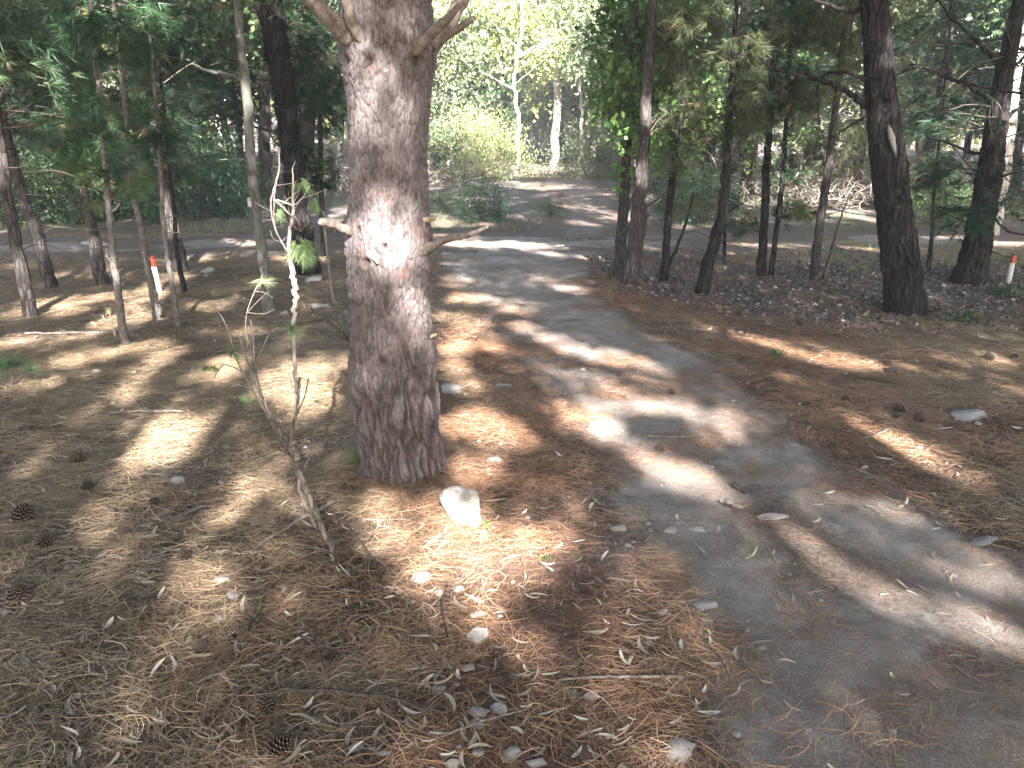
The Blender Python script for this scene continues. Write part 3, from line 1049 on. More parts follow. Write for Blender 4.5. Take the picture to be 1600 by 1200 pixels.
peb_coll = mk_coll('pebble', [rock_mb(500 + i, 1, 0.55) for i in range(6)], M['grey_stone'])
X, Y = view_pts(20000, 1.5, 12)
tr, rd = zones(X, Y)
px_, py_, _ = PX(np.stack([X, Y, 0 * X], -1))
band = np.exp(-((px_ - 740) / 70) ** 2) * ((py_ > 600))
k = rng.uniform(0, 1, len(X)) < np.where(tr > 0.03, 0.5, 0.03 + 0.45 * band)
X = X[k]; Y = Y[k]
scatter('gravel', np.stack([X, Y, hz(X, Y) + 0.014], -1), rng.uniform(0, 6.28, len(X)), 0.0024 + 0.016 * rng.uniform(0, 1, len(X)) ** 5, rng.integers(0, 6, len(X)), peb_coll, M['grey_stone'],
        'small pale gravel scattered over the dirt track')


X, Y = view_pts(16000, 1.5, 4.6)
tr, rd = zones(X, Y)
k = (tr > 0.0) | (rng.uniform(0, 1, len(X)) < .05)
X = X[k]; Y = Y[k]
scatter('grit', np.stack([X, Y, hz(X, Y) + 0.015], -1), rng.uniform(0, 6.28, len(X)), 0.0012 + 0.004 * rng.uniform(0, 1, len(X)) ** 3, rng.integers(0, 6, len(X)), peb_coll, M['grey_stone'],
        'fine grit on the near part of the dirt track')
chip_coll = mk_coll('stone_chip', [rock_mb(540 + i, 2, 0.5) for i in range(6)], M['stone'])
X, Y = view_pts(4600, 1.5, 7.5)
px_, py_, _ = PX(np.stack([X, Y, 0 * X], -1))
tr, rd = zones(X, Y)
k = rng.uniform(0, 1, len(X)) < np.maximum(.8 * np.exp(-((px_ - 745) / 60) ** 2) * (py_ > 570), np.where(tr > 0, .05, .10))
X = X[k]; Y = Y[k]
scatter('stone_chips', np.stack([X, Y, hz(X, Y) + 0.014], -1), rng.uniform(0, 6.28, len(X)), 0.006 + 0.022 * rng.uniform(0, 1, len(X)) ** 2.5, rng.integers(0, 6, len(X)), chip_coll, M['stone'],
        'small white stone chips scattered in the needles beside the track')


# ------------------------------------------------------------------ the thick pine in front
def thick_trunk(name, path, rad, top, rows, cols, root, material, cw=0.032, ch=0.22, amp=0.019, knots=(), seed=0, flare=0.0, z_det=2.3, cw2=.0125, ch2=.058, mix0=.42):
    path = np.asarray(path, float); rad = np.asarray(rad, float)
    z = np.concatenate([np.linspace(path[0, 2] - 0.15, z_det, rows), np.linspace(z_det, top, 60)[1:]])
    cx = np.interp(z, path[:, 2], path[:, 0]); cy = np.interp(z, path[:, 2], path[:, 1])
    rr = np.interp(z, path[:, 2], rad)
    # soften the joints of the profile
    k = np.ones(25) / 25
    if rows > 100:
        pad = lambda a: np.convolve(np.pad(a, 12, 'edge'), k, 'valid')
        n0 = rows
        cx[:n0] = pad(cx[:n0]); rr[:n0] = pad(rr[:n0])
    th = np.linspace(0, 2 * np.pi, cols, endpoint=False)
    Z, TH = np.meshgrid(z, th, indexing='ij')
    RR = np.repeat(rr[:, None], cols, 1)
    circ = 2 * np.pi * rad.mean()
    zb = Z - path[0, 2]
    ct, st = np.cos(TH), np.sin(TH)
    wob = (fbm(ct * 3 + 9, Z * 5 + st * 3, 3, seed) - .5)
    mixf = np.clip((zb - mix0) / 0.55 + 0.8 * (vnoise(ct * 2 + 3, Z * 2 + st * 2, seed + 6) - .5), 0, 1)          # low down long furrows, higher up small scaly flakes
    n1 = int(round(circ / cw)); n2 = int(round(circ / cw2))
    U = TH / (2 * np.pi) * n1 + 2.4 * wob + 0.7 * (fbm(ct * 10, Z * 18 + st * 10, 3, seed + 3) - .5)
    f1, f2, idn = worley(U, Z / ch + 0.8 * wob, n1, seed)
    U2 = TH / (2 * np.pi) * n2 + 2.0 * wob + 1.3 * (fbm(ct * 16, Z * 40 + st * 16, 3, seed + 8) - .5)
    g1, g2, idm = worley(U2, Z / ch2 + 2.0 * wob, n2, seed + 31)
    e1 = np.clip((f2 - f1) / 0.55, 0, 1); e2 = np.clip((g2 - g1) / 0.45, 0, 1)
    ridg = np.clip(1 - np.abs(fbm(U * .9, Z / ch * 1.1, 3, seed + 60) * 2 - 1) * 3.0, 0, 1)   # long wandering fissures
    e1 = np.clip(e1 ** .8 * (1 - .7 * ridg), 0, 1)
    tick = (idm > .60) * 1.0
    plate = (1 - mixf) * (e1 * 1.0 + 0.45 * idn) + mixf * (0.45 * e2 + 0.95 * idm * e2)
    fine = fbm(ct * 60 + 3, Z * 60 + st * 60, 3, seed + 40) - .5
    disp = amp * (plate - 0.55) * (1.4 - 1.02 * mixf) + 0.005 * fine
    disp += 0.012 * (fbm(ct * 2 + 5, Z * 3 + st * 2, 3, seed + 50) - .5)
    cavity = np.clip((1 - mixf) * (0.12 + .88 * e1) + mixf * np.where(tick > 0, 0.22 + 0.78 * e2, 0.62 + 0.38 * e2), 0, 1)
    if flare:
        lobes = 1 + 0.35 * np.cos(TH * 5 + 1.0) + 0.2 * np.cos(TH * 3 + 2)
        disp += flare * np.exp(-np.clip(zb - 0.02, 0, 9) / 0.085) * lobes
    for (kt, kz, kr, kd) in knots:
        dt = (TH - kt + np.pi) % (2 * np.pi) - np.pi
        dd = np.hypot(dt * RR, (Z - kz)) / kr
        ring = np.exp(-((dd - 1.0) / 0.35) ** 2)
        disp += kd * (0.25 * ring - 1.2 * np.exp(-(dd / 0.38) ** 2) + 0.30 * np.exp(-(dd / 1.8) ** 2)) * (.6 + .8 * vnoise(TH * 14, Z * 40, seed + 70))
        cavity = cavity * (1 - 0.9 * np.exp(-(dd / 0.5) ** 2))
    RRr = RR + disp
    V = np.stack([cx[:, None] + RRr * np.cos(TH), cy[:, None] + RRr * np.sin(TH), Z], -1)
    n, m_ = Z.shape
    idx = np.arange(n * m_).reshape(n, m_)
    a = idx[:-1]; b = idx[1:]
    q = np.stack([a, np.roll(a, -1, 1), np.roll(b, -1, 1), b], -1).reshape(-1, 4)
    mb = MB(); mb.add(V.reshape(-1, 3), q, None, cavity.reshape(-1))
    return part(name, mb, material, root, smooth=True)


Yp = TY
prof = [(633, 748, 124), (632, 725, 116), (626, 690, 120), (620, 650, 128), (615, 600, 130), (614, 560, 132), (610, 500, 128), (608, 440, 127), (610, 405, 133), (609, 380, 138), (608, 350, 130), (608, 300, 122),
        (607, 250, 121), (607, 200, 122), (607, 150, 130), (608, 105, 140), (606, 70, 148), (605, 30, 148), (603, 0, 142), (600, -60, 140)]
pp = []; pr = []
for cx_, y_, w_ in prof:
    P = AT(cx_, y_, Yp)
    pp.append(P); pr.append(w_ / 2 * depth(P) / FPX * 0.985)
base = pp[0].copy(); base[2] = gz(base) - 0.01
pp[0][2] = min(pp[0][2], 0.0)
top_x = pp[-1][0]
pp += [np.array([top_x - 0.02, Yp, 5.0]), np.array([top_x + 0.1, Yp, 9.0]), np.array([top_x, Yp, 13.0])]
pr += [0.165, 0.12, 0.05]
pine = thing('thick_pine_tree', base, 'thick scaly-barked pine with snapped branch stubs standing left of the track in the foreground', 'pine tree')


def on_trunk(px, py):
    """angle and height on the front of the trunk for a pixel"""
    P = AT(px, py, Yp - 0.15)
    c = np.interp(P[2], [p[2] for p in pp], [p[0] for p in pp]); r = np.interp(P[2], [p[2] for p in pp], pr)
    s = np.clip((P[0] - c) / r, -0.98, 0.98)
    return (-math.acos(s)) % (2 * math.pi), P[2]


kn = []
for (x_, y_, r_, d_) in [(575, 408, 0.032, 0.026), (604, 383, 0.024, 0.018), (560, 358, 0.03, 0.012), (665, 395, 0.035, 0.02), (578, 95, 0.05, 0.02), (650, 92, 0.05, 0.025), (690, 80, 0.05, 0.02), (540, 95, 0.05, 0.02),
                         (672, 345, 0.02, 0.012), (556, 575, 0.022, 0.01), (600, 560, 0.05, 0.008)]:
    a_, z_ = on_trunk(x_, y_)
    kn.append((a_, z_, r_, d_))
thick_trunk('trunk', pp, pr, 13.0, 560, 300, pine, M['pine_bark'], knots=kn, seed=3, flare=0.042)


def px_path(pts, Y):
    """pts: (px, py, width px[, dy]) -> world path and radii"""
    P = []; r = []
    for q in pts:
        dy = q[3] if len(q) > 3 else 0.0
        p = AT(q[0], q[1], Y + dy)
        P.append(p); r.append(q[2] / 2 * depth(p) / FPX)
    return P, r


for pts, mt, lab in [
    ([(575, 92, 30, .02), (562, 62, 26, -.06), (540, 55, 30, -.14), (512, 25, 26, -.22), (478, -10, 24, -.30), (430, -70, 20, -.4)], 'dead_wood', 'thick reddish grey dead branch reaching up to the left'),
    ([(590, 88, 22, -.05), (570, 66, 20, -.14), (550, 35, 18, -.20), (541, -5, 16, -.24), (535, -60, 14, -.3)], 'dead_wood', None),
    ([(640, 92, 26, -.06), (652, 74, 21, -.16), (678, 48, 17, -.22), (700, 28, 13, -.26), (720, 6, 8, -.30)], 'dead_wood', 'bare grey branch stub pointing up to the right'),
    ([(662, 85, 18, .0), (690, 62, 14, -.05), (715, 45, 12, -.08), (741, 28, 8, -.12)], 'dead_wood', None),
    ([(665, 80, 34, .06), (690, 50, 28, .10), (712, 18, 22, .14), (735, -20, 18, .2), (770, -90, 14, .3)], 'dead_wood', None),
    ([(566, 370, 17, -.03), (550, 362, 15, -.10), (525, 352, 13, -.16), (500, 345, 12, -.22)], 'dead_wood', 'sawn branch stub with pale end on the left of the trunk'),
    ([(650, 398, 20, -.06), (672, 386, 15, -.14), (700, 373, 12, -.20), (735, 366, 9, -.26), (763, 354, 4, -.30)], 'dead_wood', 'long bare snapped branch on the right of the trunk'),
    ([(556, 540, 8, .0), (535, 522, 6, -.05), (510, 500, 5, -.1), (478, 478, 3, -.15)], 'dark_twig', None),
    ([(662, 344, 10, -.06), (674, 342, 7, -.1), (680, 341, 3, -.14)], 'cut_wood', None),
    ([(672, 526, 7, -.02), (682, 523, 4, -.05)], 'cut_wood', None),
    ([(556, 545, 5, -.08), (566, 575, 4, -.12), (562, 605, 2, -.14)], 'dark_twig', None),
    ([(575, 398, 8, -.15), (585, 405, 6, -.2), (590, 412, 3, -.21)], 'dead_wood', None),
]:
    P, r = px_path(pts, Yp)
    mb = MB(); tube(mb, P, r, 14, 6, 0.10, 0.035)
    part('branch', mb, M[mt], pine, True, label=lab)


# ------------------------------------------------------------------ canopy out of frame: unseen trees, their crowns shaped to cast the ground shade
canopy = []      # root, x, y, material for branches, z of first branch


def tall_tree(name, x, y, r0, h, label, cat, mt='dark_bark', group=None, lean=(0, 0)):
    b = np.array([x, y, float(hz(x, y)) - 0.05])
    rt = thing(name, b, label, cat, group)
    mb = MB()
    P = [b, b + [lean[0] * .3, lean[1] * .3, h * .35], b + [lean[0] * .7, lean[1] * .7, h * .7], b + [lean[0], lean[1], h]]
    tube(mb, P, [r0, r0 * .8, r0 * .5, r0 * .12], 14, 8, 0.06, 0.04)
    part('trunk', mb, M[mt], rt, True)
    return rt


sidegrp = 'tall unseen shade trees standing behind and beside the viewer'
s_l1 = G(215, 680)     # a trunk shadow runs through here in the photo
back = 6.5
sx = s_l1[0] + SUN_TO[0] * (back + s_l1[1]) / -SUN_TO[1]
TT = [(sx, -back, .075, 11), (3.4, -5.5, .17, 12), (-5.5, -7, .18, 13), (7.5, -3.0, .16, 12), (0.9, -11, .19, 14), (-9.5, 1.0, .17, 13), (9.8, 4.5, .18, 14),
      (-12.5, 10, .2, 15), (14, 12, .2, 15), (-17, 19, .2, 15), (19, 20, .2, 15), (-3.0, -13, .18, 13), (5.5, -12, .18, 13)]
for i, (x, y, r0, h) in enumerate(TT):
    rt = tall_tree('shade_tree', x, y, r0, h, 'tall leafy unseen tree beside or behind the viewer, crown shaped to shade the track', 'tree', 'dark_bark', sidegrp)
    canopy.append([rt, x, y])
canopy.append([pine, TX, TY])  # the thick pine carries part of the added shade leaves too


def canopy_cloud(n_cl, per, xr, yr, zr, L, W, spread, mat_key, seed, keep_thr=1.0):
    g = np.random.default_rng(seed)
    X = g.uniform(*xr, n_cl); Y = g.uniform(*yr, n_cl); Z = g.uniform(*zr, n_cl)
    cx = X + SUN_TO[0] * KS * Z; cy = Y + SUN_TO[1] * KS * Z
    C = np.stack([cx, cy, Z], -1)
    C = np.repeat(C, per, 0) + g.normal(0, 1, (n_cl * per, 3)) * np.array([spread, spread, spread * .6])
    # where each leaf's shadow lands
    PXg = C[:, 0] - SUN_TO[0] * KS * C[:, 2]; PYg = C[:, 1] - SUN_TO[1] * KS * C[:, 2]
    op = openness(PXg, PYg)
    ok = g.uniform(0, 1, len(C)) < np.where(op > .93, 0, -np.log(np.clip(op, 1e-4, .93)) / keep_thr)      # so many leaves that this share of sun gets through
    # stay above what the photo shows
    ok &= C[:, 2] > np.where(C[:, 1] > -0.5, 2.9 + 0.165 * C[:, 1], 2.9)
    C = C[ok]
    pos = np.array([[c[1], c[2]] for c in canopy])
    d = np.hypot(C[:, None, 0] - pos[None, :, 0], C[:, None, 1] - pos[None, :, 1])
    own = d.argmin(1)
    return C, own


clouds = [(canopy_cloud(11000, 26, (-8, 9), (-3, 14.5), (5.5, 9.5), .10, .032, .20, 'leaf_euc', 1, 4.4), .15, .066),
          (canopy_cloud(9000, 18, (-24, 24), (13, 47), (8, 14), .3, .1, .42, 'leaf_euc', 2, 2.4), .34, .15)]
for i, c_ in enumerate(canopy):
    for (C, own), L, W in clouds:
        P = C[own == i]
        if len(P) < 30: continue
        mb = MB(); leaves(mb, P, L, W, None, 0.3)
        part('crown', mb, M['leaf_euc'], c_[0])  # leaves added where the openness map wants shade below
        g = np.random.default_rng(900 + i)
        made = 0
        for k in g.permutation(len(P))[:60]:
            if made >= 7: break
            q = P[k]
            z0 = max(3.6, q[2] - 1.0 - 0.35 * np.hypot(q[0] - c_[1], q[1] - c_[2]))
            s = np.array([c_[1], c_[2], z0])
            if np.hypot(*(q - s)[:2]) > 7: continue
            pt = [s, s * .5 + q * .5 + [0, 0, .25], q]
            T_ = np.linspace(0, 1, 12)[:, None]
            seg = s * (1 - T_) + q * T_
            if seg[:, 1].max() > 0 and (seg[:, 2] < 3.0 + .165 * seg[:, 1]).any(): continue
            if openness(seg[:, 0] - SUN_TO[0] * KS * seg[:, 2], seg[:, 1] - SUN_TO[1] * KS * seg[:, 2]).max() > .45: continue
            m2 = MB(); tube(m2, pt, [.05, .03, .01], 7, 4, .3)
            part('branch', m2, M['dark_bark'], c_[0], True)
            made += 1

# ------------------------------------------------------------------ trees of the photo
def wpath(pts, dY=0.0, ext=6.5, r_end=0.4):
    """pixel centre line of a trunk (first point = its foot) -> world path, radii; goes on above the frame"""
    b = G(pts[0][0], pts[0][1]); Y = b[1]
    P = [np.array([b[0], Y, gz(b) - 0.06])]; r = [pts[0][2] / 2 * depth(b) / FPX]
    for q in pts[1:]:
        p = AT(q[0], q[1], Y + (q[3] if len(q) > 3 else 0))
        P.append(p); r.append(q[2] / 2 * depth(p) / FPX)
    if ext and P[-1][2] < ext:
        d = P[-1] - P[-2]; d = d / d[2]
        d[0] *= 0.6
        P.append(P[-1] + d * (ext - P[-1][2])); r.append(r[-1] * r_end)
    return P, r


def crown(mb, wood, trunk, blobs, Y, kind='needle', L=0.13, wd=0.004, dens=1.0, clump=0.42, seed=0, k=22, droop=-0.25):
    """foliage inside pixel-read blobs at the tree's distance, with the twigs that carry it"""
    g = np.random.default_rng(seed)
    T = np.array(trunk)
    for bl in blobs:
        px, py, rx, ry = bl[:4]
        dy = bl[4] if len(bl) > 4 else 0.0
        dn = bl[5] if len(bl) > 5 else 1.0
        tb = bl[6] if len(bl) > 6 else 0.45
        c = AT(px, py, Y + dy); s = depth(c) / FPX
        ex, ez = rx * s, ry * s
        ey = (ex + ez) * 0.5
        n = int(max(8, dens * dn * (ex * ez) * 3.14 / (L * L) * 7.5))
        u = rand_dirs(n, g) * (g.uniform(0, 1, (n, 1)) ** 0.42)
        C = c + u * np.array([ex, ey, ez])
        m = fbm(C[:, 0] * 2.6 + C[:, 1] * 1.3 + seed, C[:, 2] * 3.2 + C[:, 1], 3, seed) > clump
        C = C[m]; u = u[m]
        if len(C) == 0: continue
        ax = np.array([np.interp(C[:, 2], T[:, 2], T[:, 0]), np.interp(C[:, 2], T[:, 2], T[:, 1])]).T
        out = C[:, :2] - ax; out /= np.linalg.norm(out, axis=1)[:, None] + 1e-6
        D = np.concatenate([out, np.full((len(C), 1), droop)], 1) + g.normal(0, .4, (len(C), 3))
        D /= np.linalg.norm(D, axis=1)[:, None]
        tint = np.clip(tb + 0.25 * (fbm(C[:, 0] * 1.5, C[:, 2] * 1.5, 2, seed + 2) - .5) * 2 + g.normal(0, .12, len(C)), 0, 1)
        tint = np.where(g.uniform(0, 1, len(C)) < .04, 1.0, tint)
        if kind == 'needle':
            tufts(mb, C, D, k, L, wd, 0.75, tint, g)
        else:
            kk = 5
            CC = np.repeat(C, kk, 0) + g.normal(0, L * .8, (len(C) * kk, 3))
            leaves(mb, CC, L, wd, np.clip(np.repeat(tint, kk) + g.normal(0, .15, len(CC)), 0, 1), 0.35, g)
        if wood is not None:
            h0 = c[2] - 0.25 * ez
            a0 = np.array([np.interp(h0, T[:, 2], T[:, 0]), np.interp(h0, T[:, 2], T[:, 1]), h0])
            for _ in range(max(2, int(len(C) / 26))):
                q = C[g.integers(len(C))]
                a_ = a0 + np.array([0, 0, g.uniform(-.6, .6) * ez])
                a_[0] = np.interp(a_[2], T[:, 2], T[:, 0])
                tube(wood, [a_, (a_ + q) / 2 + g.normal(0, .05, 3), q], [0.013, 0.008, 0.003], 4, 3, .3, cap=False)
            tw = C[g.uniform(0, 1, len(C)) < .35]
            for q in tw[:90]:
                e = q + (np.append(a0[:2] - q[:2], 0) * 0.25 + g.normal(0, .06, 3))
                tube(wood, [e, q], [0.004, 0.0018], 3, 1, 0, cap=False)


def dead_twigs(wood, trunk, rads, n, zr, L, seed, r=0.006):
    g = np.random.default_rng(seed)
    T = np.array(trunk)
    for _ in range(n):
        z = g.uniform(*zr)
        a = g.uniform(0, 6.28); l = L * g.uniform(.3, 1.2)
        s = np.array([np.interp(z, T[:, 2], T[:, 0]), np.interp(z, T[:, 2], T[:, 1]), z])
        d = np.array([math.cos(a), math.sin(a), g.uniform(-.3, .5)])
        mid = s + d * l * .5 + g.normal(0, .03, 3); e = s + d * l + np.array([0, 0, g.uniform(-.15, .15)]) * l
        tube(wood, [s, mid, e], [r, r * .6, r * .25], 4, 4, .6, cap=False)
        for q in range(g.integers(0, 4)):
            u = g.uniform(.3, .95); b = s + (e - s) * u
            tube(wood, [b, b + g.normal(0, .12, 3) * l + d * l * .15], [r * .4, r * .15], 3, 2, .5, cap=False)


def up_blobs(pts, Y, n, seed, dens=.6, hi=5.5, w=.9):
    """crown carried on above the frame, in pixels of the same camera"""
    return [('w', seed, n, hi, w, dens)]


def high_crown(mb, trunk, z0, z1, rad, n, L, wd, k, seed, tintb=.4):
    g = np.random.default_rng(seed)
    T = np.array(trunk)
    z = g.uniform(z0, z1, n)
    rr = rad * (1.05 - 0.75 * (z - z0) / (z1 - z0)) * np.sqrt(g.uniform(0, 1, n)); a = g.uniform(0, 6.28, n)
    C = np.stack([np.interp(z, T[:, 2], T[:, 0]) + rr * np.cos(a), np.interp(z, T[:, 2], T[:, 1]) + rr * np.sin(a), z], -1)
    C = C[fbm(C[:, 0] * 2, C[:, 2] * 3 + C[:, 1], 2, seed) > .4]
    D = C - np.stack([np.interp(C[:, 2], T[:, 2], T[:, 0]), np.interp(C[:, 2], T[:, 2], T[:, 1]), C[:, 2] - .1], -1)
    D /= np.linalg.norm(D, axis=1)[:, None] + 1e-6
    tufts(mb, C, D, k, L, wd, .75, np.clip(tintb + g.normal(0, .15, len(C)), 0, 1), g)


def slim_tree(name, pts, label, cat, group, bark, fol, blobs, kind='needle', L=.13, wd=.0065, dens=1.0, ext=6.0, high=0, twigs=10, seed=0, k=22, extra=(), lens=.5, clump=.42):
    P, r = wpath(pts, ext=ext)
    rt = thing(name, P[0] + [0, 0, .06], label, cat, group)
    mb = MB()
    r2 = list(r); r2[0] *= 1.12
    tube(mb, P, r2, 12, 7, 0.10, 0.05)
    part('trunk', mb, M[bark], rt, True)
    for ex in extra:
        Q, q = px_path(ex, P[0][1])
        Q[0][2] = max(Q[0][2], P[0][2])
        m2 = MB(); tube(m2, Q, q, 8, 6, .3, .05); part('branch', m2, M[bark], rt, True)
    cm = MB(); wm = MB()
    if blobs:
        crown(cm, wm, P, blobs, P[0][1], kind, L, wd, dens, clump, seed, k)
    if high:
        high_crown(cm, P, 2.9 + 0.14 * P[0][1], ext, high, int(70 * high * (ext - 3)), .16, .006, 14, seed + 5)
    if twigs:
        dead_twigs(wm, P, r, twigs, (0.5, 3.0), lens, seed + 9)
    if cm.n: part('crown', cm, M[fol], rt)
    if wm.n: part('twigs', wm, M['dark_twig' if (bark != 'pale_bark' and seed % 3) else 'dead_wood'], rt, kind='stuff')
    return rt, P


M['stem_grey'] = m_bark('grey_stem_bark', (0.04, 0.033, 0.029), (0.115, 0.098, 0.088), (0.22, 0.195, 0.175), 9, 0.5, 0.003, plain=True)
LG = 'slim young pines on the left between track and road'
slim_tree('young_pine_tree', [(50, 497, 19), (30, 400, 18), (14, 320, 17), (2, 235, 15), (-10, 150, 13)], 'slim dark pine nearest the left edge with its foot in a patch of sun', 'pine tree', LG,
          'mid_bark', 'pine_dark', [(30, 90, 80, 90, 0, .9, .5), (70, 190, 60, 50, .2, .6, .3), (-20, 40, 60, 60)], high=.9, seed=11, wd=.0075)
slim_tree('young_pine_tree', [(80, 450, 19), (62, 380, 18), (38, 312, 17), (18, 240, 15), (2, 160, 13)], 'slim dark pine second from the left edge, leaning left, with its foot in shade', 'pine tree', LG,
          'mid_bark', 'pine_dark', [(60, 130, 70, 70, 0, .8, .3), (110, 60, 70, 60, 0, .8, .3), (20, 200, 50, 40, 0, .5)], high=.9, seed=12, wd=.0075)
slim_tree('young_pine_tree', [(160, 447, 21), (148, 380, 18), (135, 320, 15), (128, 270, 12), (118, 180, 10), (105, 60, 8)], 'young pine with a bright green lowest tuft, third from the left edge', 'pine tree', LG,
          'mid_bark', 'pine_green', [(128, 268, 40, 32, -.1, 1.3, .75), (120, 200, 65, 55, -.3, 1.1, .4), (105, 110, 80, 70, -.4, 1.0, .35), (100, 20, 80, 60, -.3, 1.0, .35), (150, 330, 20, 16, -.1, .8, .8)], high=.9, seed=13)
slim_tree('young_pine_tree', [(196, 543, 13), (186, 470, 12), (176, 390, 10), (168, 300, 9), (160, 200, 8), (150, 90, 7)], 'thin pale-stemmed young pine standing closest on the left, its foot in bright needles', 'pine tree', LG,
          'stem_grey', 'pine_dark', [(165, 250, 40, 36, -.1, 1.2, .5), (165, 170, 60, 60, -.25, 1.0, .3), (150, 70, 75, 70, -.3, 1.0, .3), (190, 300, 24, 18, -.1, .7, .7)], high=.7, seed=14,
          extra=[[(180, 418, 5), (168, 400, 4), (166, 388, 3)], [(176, 330, 4), (186, 318, 3), (180, 296, 2)]])
slim_tree('young_pine_tree', [(246, 502, 12), (232, 420, 11), (218, 345, 9), (206, 295, 8), (200, 230, 7), (190, 120, 7)], 'thin young pine leaning left just before the white red-capped post', 'pine tree', LG,
          'stem_grey', 'pine_green', [(208, 278, 32, 24, -.15, 1.4, .8), (205, 210, 50, 45, -.2, 1.1, .4), (195, 130, 60, 60, -.3, 1.0, .35), (200, 40, 70, 60, -.3, 1, .3)], high=.7, seed=15,
          extra=[[(250, 490, 9), (244, 465, 7), (236, 435, 5), (232, 420, 4)]])
slim_tree('young_pine_tree', [(279, 512, 9), (268, 440, 8), (260, 390, 7), (252, 320, 7), (248, 230, 6)], 'very thin young pine stem just right of the white red-capped post', 'pine tree', LG,
          'stem_grey', 'pine_dark', [(245, 210, 45, 45, 0, .7, .3), (240, 120, 50, 60, 0, .8)], high=.5, seed=16)
slim_tree('young_pine_tree', [(283, 426, 26), (270, 360, 20), (258, 300, 18), (248, 230, 17), (232, 120, 15), (222, 20, 13)], 'tallest of the slim left pines with a flared foot at the edge of the road', 'pine tree', LG,
          'mid_bark', 'pine_dark', [(235, 170, 75, 65, -.3, .9, .2), (270, 90, 80, 75, -.3, .8, .2), (205, 40, 80, 60, -.2, .8, .3), (330, 30, 60, 50, .6, .6, .2), (270, 250, 50, 40, .2, .7, .2)], high=1.0, seed=17)
slim_tree('young_pine_tree', [(290, 459, 8), (281, 420, 8), (274, 360, 7), (264, 250, 6)], 'thin dark stem close beside the tallest slim left pine', 'pine tree', LG, 'dark_bark', 'pine_dark', [(262, 200, 40, 40, 0, .6, .2)], high=.5, seed=18)
gt, gP = slim_tree('slim_grey_tree', [(420, 487, 17), (410, 400, 17), (400, 330, 16), (392, 240, 15), (386, 150, 15), (376, 60, 14), (370, -20, 13)], 'straight slim grey-green tree with a small white tag, left of the thick pine', 'tree', None,
          'grey_bark', 'leaf_euc', [(330, 60, 50, 40, .3, .5), (420, -30, 60, 40, 0, .6)], kind='leaf', L=.07, wd=.025, dens=.35, high=.0, seed=19, twigs=7,
          extra=[[(386, 130, 7), (372, 122, 6), (350, 115, 6), (325, 110, 5), (300, 100, 3)], [(396, 290, 4), (402, 340, 3), (410, 368, 2)]])
jt, jP = slim_tree('dark_pine_tree', [(482, 428, 40), (479, 410, 36), (474, 380, 34), (462, 300, 34), (452, 200, 34), (440, 110, 36), (428, 30, 38), (420, -40, 34)], 'large dark pine with doubled trunk behind the pale sapling, left of the thick pine', 'pine tree', None,
          'dark_bark', 'pine_dark', [(480, 200, 45, 90, .3, .9, .25), (510, 120, 40, 90, .2, .9, .25), (400, 190, 40, 60, .5, .8, .2), (350, 200, 50, 50, .8, .7, .2), (470, 60, 60, 60, .4, .8, .25), (340, 90, 45, 60, .6, .6, .2), (500, 270, 35, 40, .4, .7, .2)],
          ext=11, high=1.8, seed=20, twigs=16, lens=1.0, wd=.006, extra=[[(460, 300, 20, .3), (440, 180, 18, .3), (424, 90, 16, .3), (410, 10, 14, .3), (404, -60, 12, .3)]])
slim_tree('dead_sapling', [(522, 477, 5), (514, 420, 4), (508, 365, 4), (505, 330, 3)], 'bare thin dead sapling just left of the thick pine trunk', 'sapling', None, 'dead_wood', 'pine_dark', [], ext=0, twigs=0, seed=21)
slim_tree('young_pine_tree', [(505, 402, 8), (502, 300, 8), (500, 200, 8), (502, 60, 8)], 'slim pine right behind the pale sapling, left of the thick pine', 'pine tree', None, 'mid_bark', 'pine_dark', [(505, 150, 40, 60, 0, .6, .25)], high=.6, seed=22,
          extra=[[(500, 160, 5, -.2), (508, 180, 4, -.3), (517, 190, 3, -.35)]])

RG = 'thin trees on the right of the track'
slim_tree('thin_tree', [(966, 432, 19), (972, 360, 17), (978, 260, 16), (984, 180, 13), (990, 80, 10)], 'left tree of the grey pair at the right edge of the track, below bright leaves', 'tree', RG,
          'mid_bark', 'leaf_bright', [(965, 120, 45, 55, 0, 1.2, .6), (1000, 190, 40, 50, 0, 1.0, .6), (955, 30, 45, 40, 0, .8, .5), (985, 270, 30, 22, 0, .7, .6), (1010, 60, 50, 60, .3, 1, .5), (950, 160, 26, 26, 0, .9, .8), (930, 60, 26, 22, -.2, .4, .6)], kind='leaf', L=.085, wd=.055, dens=.45, seed=31, twigs=8, clump=.40)
slim_tree('thin_tree', [(982, 447, 27), (992, 380, 24), (1000, 300, 22), (1006, 220, 19), (1012, 120, 16), (1020, 20, 14)], 'stouter right tree of the grey pair at the right edge of the track', 'tree', RG,
          'mid_bark', 'leaf_bright', [(1040, 180, 45, 60, .5, .9, .45), (1020, 100, 50, 50, .4, .9, .5), (1050, 30, 45, 50, .4, .7, .4)], kind='leaf', L=.085, wd=.055, dens=.4, seed=32, twigs=10, high=.6,
          extra=[[(998, 400, 10), (1006, 350, 9), (1010, 320, 7)], [(1000, 330, 5), (1030, 310, 3), (1050, 300, 2)]])
slim_tree('thin_tree', [(1036, 441, 13), (1042, 370, 12), (1050, 290, 12), (1058, 220, 9), (1066, 120, 8)], 'thin dark tree standing before a leaning thinner stem, right of the grey pair', 'tree', RG,
          'dark_bark', 'pine_olive', [(1060, 250, 40, 30, 0, 1.0, .5), (1075, 180, 50, 50, 0, 1, .4), (1085, 90, 60, 60, 0, .9, .4), (1080, 10, 60, 50, 0, .9, .4), (1085, 325, 50, 22, .3, .5, .4)], high=.8, seed=33, wd=.005,
          extra=[[(1040, 425, 6), (1058, 385, 5), (1074, 342, 4), (1084, 300, 3)]])
